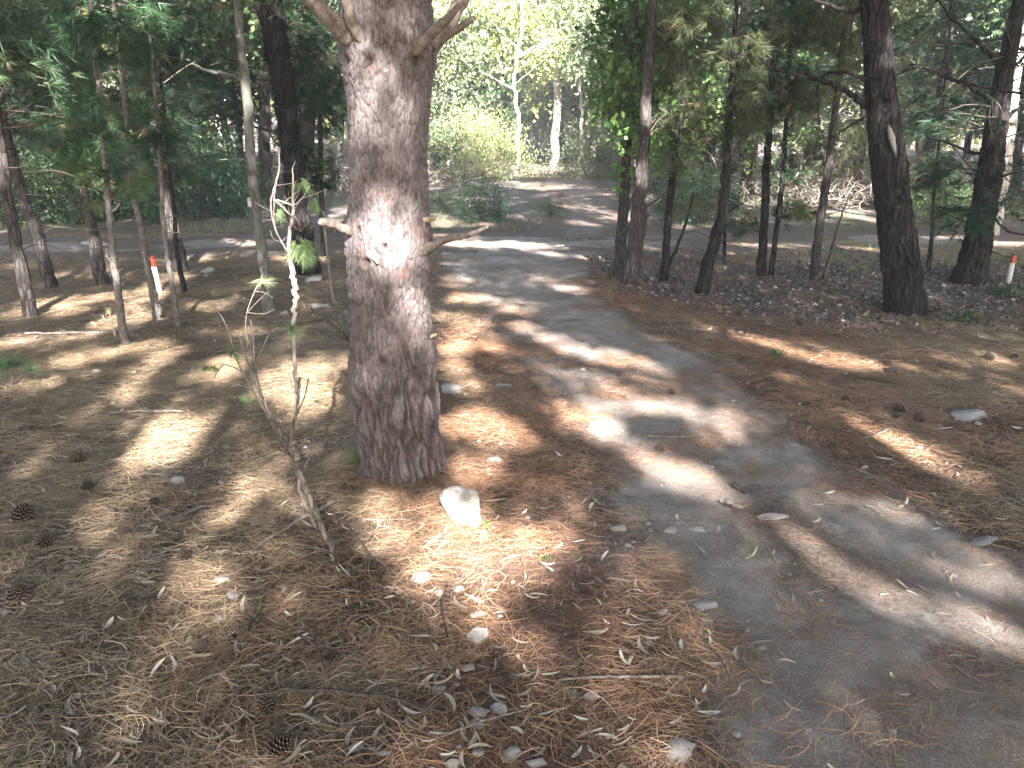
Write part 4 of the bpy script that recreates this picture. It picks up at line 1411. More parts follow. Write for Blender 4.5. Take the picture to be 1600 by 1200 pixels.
slim_tree('thin_tree', [(1094, 462, 21), (1110, 400, 19), (1126, 345, 18), (1134, 280, 15), (1138, 200, 12), (1146, 100, 10), (1150, 20, 8)], 'crooked thin tree with a curved foot leaning right, nearest of the thin right trees', 'tree', RG,
          'dark_bark', 'pine_olive', [(1130, 100, 70, 55, -.3, 1.1, .35), (1160, 180, 60, 50, -.2, .9, .35), (1110, 20, 80, 50, -.3, 1, .4), (1180, 40, 60, 50, -.2, 1, .5), (1110, 240, 45, 30, -.2, .7, .4), (1090, 160, 50, 50, -.2, .8, .4)], high=.9, seed=34, wd=.005, twigs=18,
          extra=[[(1122, 350, 7), (1140, 330, 5), (1162, 318, 3)], [(1112, 390, 5), (1128, 372, 3)]])
slim_tree('thin_tree', [(1131, 418, 6), (1132, 385, 6), (1133, 345, 5), (1138, 280, 4)], 'thinnest straight stem just behind the crooked thin tree', 'tree', RG, 'dark_bark', 'pine_olive', [(1140, 250, 30, 26, 0, .5)], seed=35, twigs=4)
slim_tree('thin_tree', [(1189, 432, 15), (1194, 350, 13), (1198, 260, 12), (1205, 160, 11), (1212, 50, 9)], 'straight dark stem forming a close pair with a thinner one behind the crooked tree', 'tree', RG,
          'dark_bark', 'pine_dark', [(1205, 120, 65, 65, -.3, 1, .3), (1190, 200, 50, 45, -.2, .8, .3), (1215, 30, 70, 55, -.3, 1, .3), (1165, 355, 40, 20, .1, .6, .3), (1190, 280, 30, 30, .2, .5, .3)], high=.8, seed=36, wd=.0075)
slim_tree('thin_tree', [(1204, 433, 9), (1212, 370, 8), (1222, 290, 8), (1228, 200, 7), (1234, 90, 6)], 'thinner stem of the close pair, leaning slightly right', 'tree', RG,
          'dark_bark', 'pine_dark', [(1232, 260, 34, 40, 0, .7, .5), (1235, 340, 30, 24, 0, .6, .5), (1240, 130, 45, 50, 0, .8, .4)], high=.6, seed=37, wd=.0075)
slim_tree('thin_tree', [(1271, 440, 15), (1279, 370, 14), (1290, 290, 13), (1302, 200, 11), (1314, 100, 10), (1326, 0, 9)], 'slim tree leaning right with pale sunlit middle, left of the large dark pine', 'tree', RG,
          'mid_bark', 'pine_olive', [(1310, 230, 50, 50, .2, .8, .5), (1275, 130, 60, 55, -.3, .8, .35), (1335, 60, 50, 60, 0, .9, .45), (1290, 40, 65, 55, -.3, .9, .35), (1240, 70, 60, 60, -.2, .8, .3), (1265, 330, 36, 20, .1, .5, .5)], high=.8, seed=38, wd=.005,
          extra=[[(1285, 437, 4), (1296, 400, 4), (1312, 345, 3), (1325, 310, 2)]])
# large dark pines on the right
P, r = wpath([(1417, 490, 60), (1412, 440, 56), (1404, 380, 52), (1395, 310, 52), (1386, 240, 51), (1378, 160, 48), (1372, 80, 44), (1366, 0, 42), (1364, -40, 40)], ext=11)
wt = thing('large_dark_pine_tree', P[0] + [0, 0, .06], 'large dark leaning pine with a bare scar on its trunk, standing right of the track', 'pine tree')
thick_trunk('trunk', P, [r[0] * 1.05] + r[1:], 11.0, 330, 150, wt, M['dark_bark'], cw=.045, ch=.3, amp=.02, cw2=.035, ch2=.16, mix0=1.2, seed=8, flare=.03, z_det=4.2,
            knots=[(4.6, P[3][2], .07, .04), (4.9, P[4][2] + .1, .08, .03), (4.4, P[5][2], .06, .04)])
Yw = P[0][1]
for pts in [[(1352, 165, 16), (1330, 148, 13), (1290, 128, 11), (1240, 115, 8), (1200, 105, 5)], [(1352, 125, 9), (1325, 114, 7), (1290, 116, 6), (1278, 140, 4), (1280, 200, 2)],
            [(1356, 8, 16), (1330, 18, 12), (1290, 5, 9), (1250, -5, 7)], [(1360, 178, 6), (1330, 195, 5), (1300, 215, 3)],
            [(1400, 115, 7, .1), (1440, 105, 6, .0), (1490, 125, 6, -.1), (1560, 140, 6, -.2), (1620, 150, 5, -.3)]]:
    Q, q = px_path(pts, Yw); q = [u_ * .72 for u_ in q]
    m2 = MB(); tube(m2, Q, q, 8, 6, .25, .05); part('branch', m2, M['dark_bark'], wt, True)
mb = MB(); Q, q = px_path([(1388, 195, 3, -.17), (1393, 215, 11, -.19), (1400, 245, 3, -.17)], Yw); tube(mb, Q, q, 8, 5, 0, 0)
part('bark_scar', mb, M['grey_bark'], wt, True)
mb = MB(); high_crown(mb, P, 5.0, 11.0, 2.4, 700, .2, .008, 14, 61); part('crown', mb, M['pine_dark'], wt)

P, r = wpath([(1513, 445, 58), (1524, 400, 40), (1534, 340, 37), (1543, 290, 35), (1552, 230, 34), (1562, 160, 30), (1572, 100, 26), (1588, 30, 22)], ext=10)
yt = thing('shaded_pine_tree', P[0] + [0, 0, .06], 'very dark flared pine trunk among low green growth near the right edge', 'pine tree')
thick_trunk('trunk', P, r, 10.0, 260, 110, yt, M['dark_bark'], cw=.05, ch=.3, amp=.02, cw2=.04, ch2=.16, mix0=1.2, seed=9, flare=.02, z_det=4.6)
for pts in [[(1560, 165, 14), (1520, 140, 10), (1470, 115, 8), (1420, 100, 5)], [(1565, 110, 12), (1530, 70, 8), (1480, 20, 6), (1450, -20, 4)], [(1555, 200, 10), (1590, 170, 8), (1640, 150, 6)],
            [(1548, 250, 9), (1500, 230, 6), (1450, 215, 4)], [(1570, 120, 9), (1600, 90, 7), (1640, 60, 5)], [(1545, 280, 7), (1590, 270, 5), (1630, 262, 3)],
            [(1540, 320, 7), (1500, 330, 5), (1465, 322, 3)], [(1540, 330, 7), (1575, 360, 5), (1610, 368, 3)]]:
    Q, q = px_path(pts, P[0][1]); q = [u_ * .7 for u_ in q]
    m2 = MB(); tube(m2, Q, q, 7, 6, .4, .06); part('branch', m2, M['dark_bark'], yt, True)
mb = MB(); wm = MB()
crown(mb, wm, P, [(1500, 250, 55, 65, .2, .8, .15), (1550, 330, 60, 45, -.5, .7, .15), (1500, 340, 45, 45, 0, .7, .15), (1600, 260, 55, 60, -.2, .7, .2), (1460, 190, 60, 50, .2, .6, .25), (1530, 60, 70, 60, .2, .6, .3), (1590, 390, 50, 26, 0, .6, .2), (1540, 200, 50, 50, -.4, .5, .2), (1440, 260, 50, 50, .5, .6, .3), (1450, 60, 60, 50, .4, .6, .4)],
      P[0][1], 'needle', .15, .006, .8, .44, 71, 20)
dead_twigs(wm, P, r, 40, (.6, 3.8), 1.3, 72, .009)
high_crown(mb, P, 5.0, 10.0, 2.2, 600, .2, .008, 14, 62)
part('crown', mb, M['pine_dark'], yt); part('twigs', wm, M['dark_twig'], yt, kind='stuff')
slim_tree('thin_tree', [(1451, 425, 9), (1454, 390, 7), (1458, 345, 6), (1462, 280, 5)], 'short thin stem between the two big dark pines on the right', 'tree', None, 'mid_bark', 'pine_dark', [(1462, 270, 40, 50, 0, .8, .3), (1455, 180, 40, 40, 0, .5, .3)], seed=39, ext=4.5)
slim_tree('pale_gum_tree', [(1545, 368, 26), (1563, 290, 24), (1572, 220, 23), (1580, 140, 22), (1592, 50, 20), (1600, -20, 18)], 'pale sunlit gum trunk behind the very dark pine near the right edge', 'tree', None, 'pale_bark', 'leaf_euc',
          [(1600, 20, 60, 40, 0, .6)], kind='leaf', L=.12, wd=.04, dens=.3, seed=40, ext=10, extra=[[(1580, 130, 10), (1600, 90, 8), (1625, 40, 7)]])

# small white tag on the slim grey tree
tg = AT(392, 316, gP[0][1] - .02)
rt = thing('tree_tag', tg, 'small white rounded tag fixed to the slim grey-green tree trunk', 'tag')
s = depth(tg) / FPX
mb = MB()
bw, bh, bd = 4.6 * s, 7.2 * s, .012
vs = []
for zz in (-bd, bd):
    for a_ in range(16):
        an = a_ / 16 * 2 * math.pi
        sx_ = math.copysign(abs(math.cos(an)) ** .35, math.cos(an)); sz_ = math.copysign(abs(math.sin(an)) ** .35, math.sin(an))
        vs.append(tg + np.array([sx_ * bw, zz, sz_ * bh]))
q = [(i, (i + 1) % 16, 16 + (i + 1) % 16, 16 + i) for i in range(16)]
vs += [tg + [0, -bd, 0], tg + [0, bd, 0]]
t_ = [(i, (i + 1) % 16, 32) for i in range(16)] + [(16 + i, 16 + (i + 1) % 16, 33) for i in range(16)]
mb.add(vs, q, t_); part('plate', mb, M['white'], rt)
mb = MB(); tube(mb, [tg + [0, -.013, bh * .55], tg + [0, -.022, bh * .55]], [.006, .007], 8, 1, 0, 0); part('nail', mb, M['metal'], rt)
mb = MB(); tube(mb, [tg + [0.0, .01, bh * .5], tg + [.05, .03, bh * .5]], [.004, .004], 6, 2, 0, 0); part('wire', mb, M['metal'], rt)


# marker posts
def post(name, px, py, ptop, wpx, lean, capm, capn, label, round_):
    b = GP(px, py); dpt = depth(b); s = dpt / FPX
    h = (py - ptop) * s / math.cos(PITCH) * 1.03
    rt = thing(name, b, label, 'marker post')
    mb = MB(); r_ = wpx / 2 * s
    top = b + np.array([lean, 0, h * .78])
    tube(mb, [b - [0, 0, .08], (b + top) / 2, top], [r_ * 1.02, r_, r_ * .98], 20, 3, 0, .01); part('post', mb, M['white'], rt, True)
    mb = MB(); c0 = top + [0, 0, .002]
    tube(mb, [c0 - [0, 0, .01], c0 + [lean * .15, 0, h * .19], c0 + [lean * .15, 0, h * .215]], [r_ * 1.12, r_ * 1.12, r_ * .9], 20, 4, 0, .0)
    part('cap', mb, M[capm], rt, True)


post('marker_post', 250, 459, 409, 9, -.03, 'red', 'red', 'short white marker post with a red cap among the slim left pines', True)
post('marker_post', 1574, 446, 405, 8, .01, 'orange', 'orange', 'short white marker post with orange cap near the right edge beside the dark flared pine', True)


# ------------------------------------------------------------------ saplings in the foreground
def sap(name, label, stems, base_px, bark, tufs=(), fol='pine_green', L=.07, cat='sapling', k=30, wd=.0022):
    b = GP(*base_px)
    rt = thing(name, b, label, cat)
    for n_, (st, bk) in enumerate(stems):
        Q, q = px_path(st, b[1]); q = [u_ * .78 for u_ in q]
        m2 = MB(); tube(m2, Q, q, 8, 6, .3, .06)
        if len(st) > 3 and len(stems) > 4:      # hair-thin side twigs
            gq = np.random.default_rng(n_ + 50)
            for _ in range(5):
                i_ = int(gq.integers(1, len(Q))); o_ = np.array(Q[i_]); e_ = o_ + gq.normal(0, .05, 3) + [0, 0, .03]
                tube(m2, [o_, (o_ + e_) / 2 + gq.normal(0, .008, 3), e_], [.0016, .0011, .0006], 3, 3, .4, cap=False)
        part('stem', m2, M[bk or bark], rt, True)
    if tufs:
        mb = MB(); g = np.random.default_rng(len(stems) * 7 + int(base_px[0]))
        for (x_, y_, rx_, ry_, n_, dy_, tn_, dr_) in tufs:
            c = AT(x_, y_, b[1] + dy_); s_ = depth(c) / FPX
            C = c + rand_dirs(n_, g) * g.uniform(0, 1, (n_, 1)) * np.array([rx_ * s_, rx_ * s_, ry_ * s_]) * .7
            D = C - c + np.array([0, 0, dr_]) * .05 + g.normal(0, .02, (n_, 3)); D /= np.linalg.norm(D, axis=1)[:, None] + 1e-6
            tufts(mb, C, D, k, L, wd, .55, np.clip(tn_ + g.normal(0, .12, n_), 0, 1), g)
        part('needles', mb, M[fol], rt, kind='stuff')
    return rt


M['stem_bark'] = m_bark('pale_stem_bark', (0.10, 0.08, 0.07), (0.24, 0.205, 0.18), (0.40, 0.36, 0.325), 9, 0.5, 0.003, plain=True)
M['sap_bark'] = m_bark('sapling_bark', (0.05, 0.04, 0.034), (0.15, 0.125, 0.11), (0.28, 0.245, 0.215), 14, 0.2, 0.003)
sap('forked_sapling', 'leaning forked sapling with grey twigs and one tall pale stem left of thick pine', [
    ([(522, 868, 13), (500, 815, 12), (478, 762, 11), (455, 715, 10), (436, 672, 9), (418, 640, 6), (400, 600, 5), (385, 560, 3.5), (372, 520, 2)], None),
    ([(446, 700, 8, .02), (458, 665, 7, .03), (466, 620, 6, .04), (468, 590, 6, .05)], None),
    ([(466, 640, 6, .04), (461, 590, 8, .06), (459, 540, 8, .08), (459, 490, 9, .09), (461, 455, 12, .10), (456, 420, 11, .10), (452, 380, 8, .1), (457, 335, 7, .1), (458, 290, 4, .1), (457, 262, 2, .1)], 'stem_bark'),
    ([(455, 400, 4, .1), (440, 378, 3, .1), (428, 350, 3, .1), (423, 315, 3, .1), (430, 290, 4, .1), (436, 262, 4, .1), (436, 235, 2, .1)], 'dead_wood'),
    ([(430, 292, 3, .1), (428, 330, 2.5, .1), (430, 360, 2, .1)], 'dead_wood'),
    ([(427, 312, 4, .1), (440, 322, 5, .08), (452, 334, 4, .08), (466, 345, 3, .08), (470, 362, 2, .08)], 'dead_wood'),
    ([(430, 312, 3, .1), (445, 316, 3, .1), (458, 320, 3, .1), (472, 310, 2.5, .1), (484, 290, 2, .12)], 'pale_bark'),
    ([(430, 670, 5, .0), (412, 640, 4, -.04), (395, 610, 3.5, -.06), (378, 580, 3, -.08), (366, 552, 2.5, -.08), (358, 520, 1.5, -.08)], None),
    ([(420, 648, 4), (405, 605, 4, .04), (398, 565, 3.5, .05), (396, 530, 3, .05), (392, 500, 1.5, .05)], None),
    ([(398, 568, 3, .05), (410, 545, 2.5, .06), (420, 520, 2, .08)], None),
    ([(392, 545, 2.5, .03), (384, 520, 2, .02), (386, 488, 1.5, .02), (398, 455, 2, .02), (410, 430, 1.5, .02)], 'dead_wood'),
    ([(366, 552, 2.5, -.08), (345, 548, 2, -.1), (330, 555, 1.5, -.12)], None), ([(378, 580, 2.5, -.08), (350, 570, 2, -.1), (335, 590, 1.5, -.1)], None),
    ([(395, 610, 2.5, -.06), (370, 600, 2, -.1), (350, 608, 1.5, -.1)], None),
    ([(405, 605, 2.5, .04), (385, 590, 2, .1), (372, 560, 1.5, .1)], None), ([(366, 552, 2, -.08), (352, 530, 1.8, -.1), (340, 500, 1.2, -.1)], None),
    ([(444, 700, 3.5), (430, 675, 3, -.1), (424, 650, 2, -.1)], None), ([(470, 745, 3), (485, 705, 2.5, .05), (493, 665, 2, .06)], None),
    ([(462, 652, 3.5, .04), (476, 620, 3, .02), (482, 590, 2, .0)], None), ([(455, 712, 4), (434, 700, 3, -.1), (410, 690, 2.5, -.12), (392, 690, 1.5, -.12)], None),
    ([(500, 815, 4), (480, 800, 3, -.08), (462, 785, 2, -.1)], None), ([(464, 735, 9, .03), (474, 780, 9, .02), (494, 822, 8, .0)], 'dead_wood'),
], (522, 868), 'sap_bark', fol='light_needles', L=.055, wd=.0014, tufs=[(472, 394, 34, 32, 30, .08, .7, -1.0), (456, 515, 26, 26, 8, .05, .4, -.3), (330, 575, 24, 16, 5, -.1, .1, 0), (360, 555, 24, 14, 4, -.1, .15, 0), (405, 440, 16, 8, 4, .02, .9, 0),
                                 (436, 330, 8, 14, 3, .1, .4, -1.5), (478, 290, 22, 20, 5, .15, .5, -1), (490, 320, 16, 18, 4, .15, .4, -1), (385, 625, 14, 8, 3, -.1, .4, 0)])
sap('dead_twig_sapling', 'tiny pale forked dead twig standing in the sunlit needles beside the thinnest left stems', [
    ([(180, 528, 4), (176, 510, 3.5), (172, 494, 2.5), (168, 486, 2)], None), ([(176, 510, 2.5), (164, 500, 2), (160, 492, 1.5)], None)], (180, 528), 'cut_wood', tufs=[(168, 490, 8, 5, 3, 0, .95, .5)], fol='grass', L=.06)
sap('small_pine_seedling', 'low dark green pine seedling in shade at the left edge', [([(20, 605, 5), (18, 585, 4), (14, 562, 3)], None), ([(20, 600, 3), (40, 580, 2.5), (52, 565, 2)], None)], (20, 607), 'dark_twig',
    tufs=[(12, 570, 34, 18, 14, 0, .35, .6), (45, 575, 18, 12, 6, 0, .4, .5)], fol='pine_green', L=.11, cat='seedling')
sap('grass_tuft', 'thin green grass growing against the left foot of the thick pine', [([(566, 742, 3), (560, 720, 2), (556, 700, 1)], None)], (566, 742), 'dark_twig',
    tufs=[(560, 722, 26, 20, 12, -.02, .35, 1), (575, 705, 14, 18, 6, -.02, .75, 1)], fol='grass', L=.11, cat='grass', k=14, wd=.002)
for x_, y_, rr_, lb in [(757, 826, 14, 'small green weed at the right side of the big white rock'), (850, 878, 12, 'small bright green weed in needles between big white rock and track'),
                        (1214, 560, 20, 'green weed in the needles at the far right edge of the track'), (1330, 596, 12, 'tiny green weed right of the track among cones'),
                        (204, 985, 10, 'small blurred green seedling beside a white stone in the left foreground'), (322, 856, 8, 'tiny green sprout above a cone in the sunlit needles'),
                        (1500, 505, 55, 'low dark green plants in shade before the right dark pine'), (1560, 465, 50, 'dark green low growth at the foot of the orange capped post'), (775, 800, 8, 'tiny weed behind the big white rock')]:
    b = GP(x_, y_)
    g = np.random.default_rng(int(x_))
    rt = thing('weed', b, lb, 'weed')
    s_ = depth(b) / FPX
    n_ = 10 if rr_ < 30 else 60
    C = b + np.stack([g.normal(0, rr_ * s_ * .35, n_), g.normal(0, rr_ * s_ * .35, n_), np.abs(g.normal(0, rr_ * s_ * .15, n_)) + .004], -1)
    mb = MB(); m2 = MB()
    for c in C[:12]:
        tube(m2, [[c[0], c[1], b[2] - .005], c + [0, 0, .01]], [.0015, .001], 4, 1, 0, 0)
    leaves(mb, np.repeat(C, 4, 0), rr_ * s_ * (.55 if rr_ < 30 else .16), rr_ * s_ * (.16 if rr_ < 30 else .05), None, -.6, g)
    part('stalk', m2, M['grass'], rt); part('leaf_cluster', mb, M['leaf_dark' if rr_ > 30 else 'leaf_bright'], rt)

# ------------------------------------------------------------------ stones
STONES = [  # px, py(centre), width px, height ratio, turn, material, label
    (722, 796, 96, .72, -.5, 'stone', 'big white angular rock on sunlit needles in front of the thick pine', 'rock'),
    (750, 996, 46, .55, .1, 'stone', 'white half-buried stone with pale leaves leaning on its right, lower centre'),
    (1209, 812, 52, .34, .1, 'stone', 'flat white stone lying on the needle strip between the wheel ruts'),
    (1506, 648, 56, .35, -.2, 'grey_stone', 'pale grey domed stone half sunk in needles on the far right'),
    (704, 608, 50, .22, 0, 'stone', 'flat pale slab stone just right of the thick pine trunk'),
    (1060, 1180, 78, .35, .2, 'stone', 'crumbly white stone at the bottom edge where needles meet the track'),
    (774, 723, 25, .6, .2, 'stone', 'small white block stone to the right of the thick pine foot'),
    (1047, 830, 25, .35, .2, 'stone', 'left one of two flat stones lying side by side on the track'),
    (1087, 828, 34, .28, .2, 'grey_stone', 'right one of two flat stones lying side by side on the track'),
    (341, 969, 26, .75, 0, 'stone', 'small pointed white stone lower left with a paler chip on its right'),
    (360, 971, 11, .75, 1, 'stone', 'tiny white chip right beside the small pointed white stone'),
    (231, 988, 18, .8, 0, 'stone', 'small round white stone beside the blurred green seedling'),
    (661, 904, 38, .45, .4, 'grey_stone', 'tan stone mostly covered by needles below the big white rock'),
    (349, 908, 28, .5, 0, 'grey_stone', 'upper of two tan half-covered stones in the left sun patch'), (362, 931, 26, .6, 0, 'grey_stone', 'lower of two tan half-covered stones in the left sun patch'),
    (925, 1088, 28, .6, .4, 'stone', 'right one of a pair of greyish white stones beside the straight stick'), (897, 1084, 22, .6, 1, 'grey_stone', 'left one of a pair of greyish white stones beside the straight stick'),
    (785, 603, 26, .35, 0, 'grey_stone', 'grey stone in the shade band right of the thick pine'), (748, 962, 24, .5, 0, 'grey_stone', 'small tan stone just above the white half-buried stone'),
    (556, 1168, 30, .55, 0, 'grey_stone', 'grey stone near the bottom edge, left of centre'), (600, 1178, 24, .5, 0, 'grey_stone', 'small grey stone just right of another near the bottom edge'),
    (746, 1116, 32, .7, 0, 'stone', 'rounded pale stone with cracks in a stone group at lower centre'), (781, 1108, 32, .8, 0, 'grey_stone', 'browner rounded stone right in the group at lower centre'),
    (742, 1135, 38, .3, .5, 'stone', 'low flat pale stone at the front of the group at lower centre'), (684, 1077, 22, .7, 0, 'stone', 'small pale stone up left of the stone group at lower centre'),
    (1236, 699, 26, .25, 0, 'grey_stone', 'thin flat grey stone at the edge of the far rut'), (1112, 733, 20, .6, 0, 'stone', 'small white stone with others on the sunlit needle strip'),
    (1350, 735, 12, .7, 0, 'stone', 'little bright white stone at the right edge of the track in sun'), (1432, 996, 22, .3, 0, 'stone', 'flat white chip among leaves between the ruts, lower right'),
    (982, 853, 12, .8, 0, 'stone', 'little white pebble stone at the left edge of the track'), (970, 829, 28, .25, 0, 'stone', 'flat pale chip at the left edge of the track'),
    (1099, 950, 36, .22, .1, 'grey_stone', 'embedded bluish grey flat stone in the near rut'), (1260, 1151, 18, .7, .1, 'stone', 'small white stone in the near rut at the bottom'),
    (1297, 1162, 16, .4, .1, 'grey_stone', 'small grey flat pebble stone right of a white one at the bottom'), (1531, 853, 50, .06, .1, 'grey_stone', 'large flat grey rock surface embedded in the far rut at the right'),
    (1280, 944, 14, .6, .1, 'stone', 'little white stone at the left edge of the needle strip'), (1190, 1018, 16, .5, .1, 'grey_stone', 'small grey stone left of a white leaf in the near rut'),
    (530, 892, 15, .7, .1, 'stone', 'small white stone below the foot of the forked sapling'), (624, 926, 14, .7, .1, 'stone', 'small white stone at the edge of the dark shadow, centre left'),
    (46, 1127, 16, .8, .1, 'stone', 'small bluish white stone in the lower left corner'), (10, 962, 24, .7, .1, 'grey_stone', 'grey rounded stone at the left edge of the frame'),
    (76, 969, 18, .6, .1, 'grey_stone', 'small tan stone right of a grey rounded one at the left edge'), (640, 944, 20, .4, .1, 'grey_stone', 'small dull stone in the dark shadow, centre left'),
    (479, 664, 20, .5, .1, 'grey_stone', 'grey stone right of the stems of the forked sapling'), (444, 490, 22, .5, .1, 'grey_stone', 'pale stone at the foot of the slim grey-green tree'),
    (500, 478, 30, .4, .1, 'grey_stone', 'pale stone under the bare dead sapling left of the thick pine'), (488, 436, 34, .5, .1, 'grey_stone', 'boulder at the foot of the large dark doubled pine'),
    (326, 423, 26, .5, .1, 'grey_stone', 'pale stone on the near verge of the road left of the slim grey-green tree'), (150, 382, 36, .3, .1, 'grey_stone', 'pale stone in the road verge before the dark shrubs on the left'),
    (118, 388, 20, .3, .1, 'grey_stone', 'smaller pale stone left of another in the road verge on the left'), (152, 582, 18, .7, .1, 'stone', 'small white stone in the left mid ground shade'), (210, 583, 10, .9, .1, 'stone', 'tiny bright stone right of another in the left mid ground shade'),
    (960, 548, 10, .5, .1, 'stone', 'tiny white stone in the middle of the far track'), (1012, 1010, 22, .5, .1, 'stone', 'small pale stone where the needles thin out at lower centre'),
    (800, 1180, 40, .6, .1, 'grey_stone', 'grey cracked stone at the bottom edge under pale leaves'), (838, 1190, 30, .8, .1, 'grey_stone', 'browner stone right of a cracked one at the bottom edge'), (706, 1195, 28, .6, .1, 'stone', 'white stone cut by the bottom edge, centre'),
    (280, 752, 30, .6, .1, 'grey_stone', 'grey pitted stone above the cone in the left sun patch'), (172, 800, 24, .5, .1, 'grey_stone', 'dull tan stone in the left shade below the sun patch'),
    (400, 822, 18, .6, .1, 'stone', 'small pale stone left of the long grey stick'),
]
rock_me = {}
for i in range(7):
    for mk in ('stone', 'grey_stone'):
        rock_me[(i, mk)] = None
for i, s_ in enumerate(STONES):
    px, py, wpx, hr, rot, mk, lab = s_[:7]
    b = GP(px, py + wpx * hr * .25)
    s = depth(b) / FPX
    key = (i % 7, mk)
    if i < 3:
        me = rock_mb(40 + i, 4, 1.0, .2).mesh('stone', M[mk])
    else:
        if rock_me[key] is None:
            rock_me[key] = rock_mb(600 + i % 7, 3, 1.0, .3).mesh('stone', M[mk])
        me = rock_me[key]
    o = link('rock' if i == 0 else 'stone', me)
    r_ = wpx / 2 * s
    o.scale = (r_ * 1.1, r_ * .95, r_ * max(.38 if hr > .1 else .2, hr) * 1.1)
    o.location = (b[0], b[1], b[2] + r_ * hr * (.26 if i < 3 else .12))
    o.rotation_euler = (R.uniform(-.2, .2), R.uniform(-.2, .2), rot + R.uniform(-.3, .3) if i > 2 else rot)
    tag(o, lab, 'rock' if i == 0 else 'stone')


# ------------------------------------------------------------------ pine cones
def cone_mb(seed, opn=1.0):
    g = np.random.default_rng(seed)
    mb = MB()
    L, Rm = 1.0, 0.42
    P = [(0, 0, z) for z in np.linspace(-.5, .5, 5)]
    tube(mb, P, [.12, .22, .24, .16, .04], 8, 2, 0, 0, 0.0)
    n = 105
    for k in range(n):
        u = (k + .5) / n
        z = -.46 + .92 * u
        prof_ = math.sin(math.pi * min(1, (u * .93 + .05)) ** .75) ** .75
        a = k * 2.39996
        r0, r1 = .12 * prof_ + .02, Rm * prof_ * g.uniform(.93, 1.05)
        er = np.array([math.cos(a), math.sin(a), 0]); et = np.array([-math.sin(a), math.cos(a), 0]); ez = np.array([0, 0, 1.0])
        up_ = .10 + .20 * u
        w0, w1 = .03, .085 * (0.6 + .5 * prof_)
        c0 = er * r0 + ez * z; c1 = er * r1 + ez * (z + up_ * opn * .6)
        tipc = er * (r1 + .035) + ez * (z + up_ * opn * .6 + .02)
        th_ = .018
        V = [c0 - et * w0, c0 + et * w0, c1 + et * w1 + ez * th_, c1 - et * w1 + ez * th_, c1 + et * w1 * .9 - ez * th_, c1 - et * w1 * .9 - ez * th_, tipc]
        mb.add(V, [(0, 1, 2, 3), (1, 0, 5, 4)], [(3, 2, 6), (4, 5, 6), (2, 4, 6), (5, 3, 6), (1, 4, 2), (0, 3, 5)], [0.05, .05, .55, .55, .5, .5, 1.0])
    return mb


cone_me = [cone_mb(i).mesh('pine_cone', M['cone']) for i in range(3)]
CONES = [(416, 1103, 44, 80, 20, 'open pine cone with pale scale tips at the end of a thin stick, lower left'), (435, 1168, 50, 60, 100, 'dark grey pine cone with a pale stone at its back near the bottom edge'),
         (313, 1014, 32, 88, 185, 'pine cone lying sideways with dark striped scales, lower left'), (38, 808, 40, 40, 60, 'upper dark pine cone of the pair near the left edge'), (70, 852, 38, 70, 10, 'lower dark pine cone of the pair near the left edge'),
         (32, 938, 40, 30, 30, 'dark bluish pine cone in shade at the left edge'), (123, 720, 34, 80, 200, 'dark pine cone in the shadow band left of the big sun patch'), (137, 765, 24, 40, 0, 'small black pine cone at the foot of the trunk shadow'),
         (242, 793, 22, 30, 40, 'small dark pine cone below the big sun patch'), (289, 878, 26, 20, 0, 'grey pine cone standing in the small left sun patch'), (1394, 583, 22, 40, 90, 'dark pine cone on the right, between two streaks of sun'),
         (1403, 644, 28, 80, 10, 'left pine cone of the row of three on the right'), (1437, 657, 24, 80, 170, 'right pine cone of the row of three on the right'), (1399, 655, 18, 70, 60, 'lower small pine cone of the row of three on the right'),
         (1545, 560, 22, 80, 0, 'dark pine cone in shade near the right edge, left of another'), (1585, 561, 14, 50, 0, 'small dark pine cone beside the right edge'), (1248, 507, 12, 40, 0, 'small dark cone in front of the leaf litter right of the track'),
         (1155, 492, 12, 40, 0, 'small dark cone at the edge of the leaf litter below the crooked tree'), (1048, 618, 16, 80, 20, 'small dark cone on the sunlit middle of the far track'), (1034, 702, 22, 85, 0, 'flattened brown cone on the sunlit needle strip'),
         (836, 609, 10, 60, 0, 'tiny dark cone on the left side of the far track'), (790, 1068, 34, 70, 30, 'reddish brown broken cone among stones at lower centre'), (1322, 627, 16, 80, 0, 'small cone left of the row of three on the right'), (518, 1030, 30, 80, 90, 'grey flattened pine cone in shade right of the striped one')]
for i, (px, py, wpx, tl, rz, lab) in enumerate(CONES):
    b = GP(px, py + wpx * .2)
    s = depth(b) / FPX
    o = link('pine_cone', cone_me[i % 3])
    sc = .88 * wpx * s / (1.0 if tl > 50 else .9)
    o.scale = (sc, sc, sc)
    o.rotation_euler = (math.radians(tl), 0, math.radians(rz))
    o.location = (b[0], b[1], b[2] + .30 * sc)
    tag(o, lab, 'pine cone')

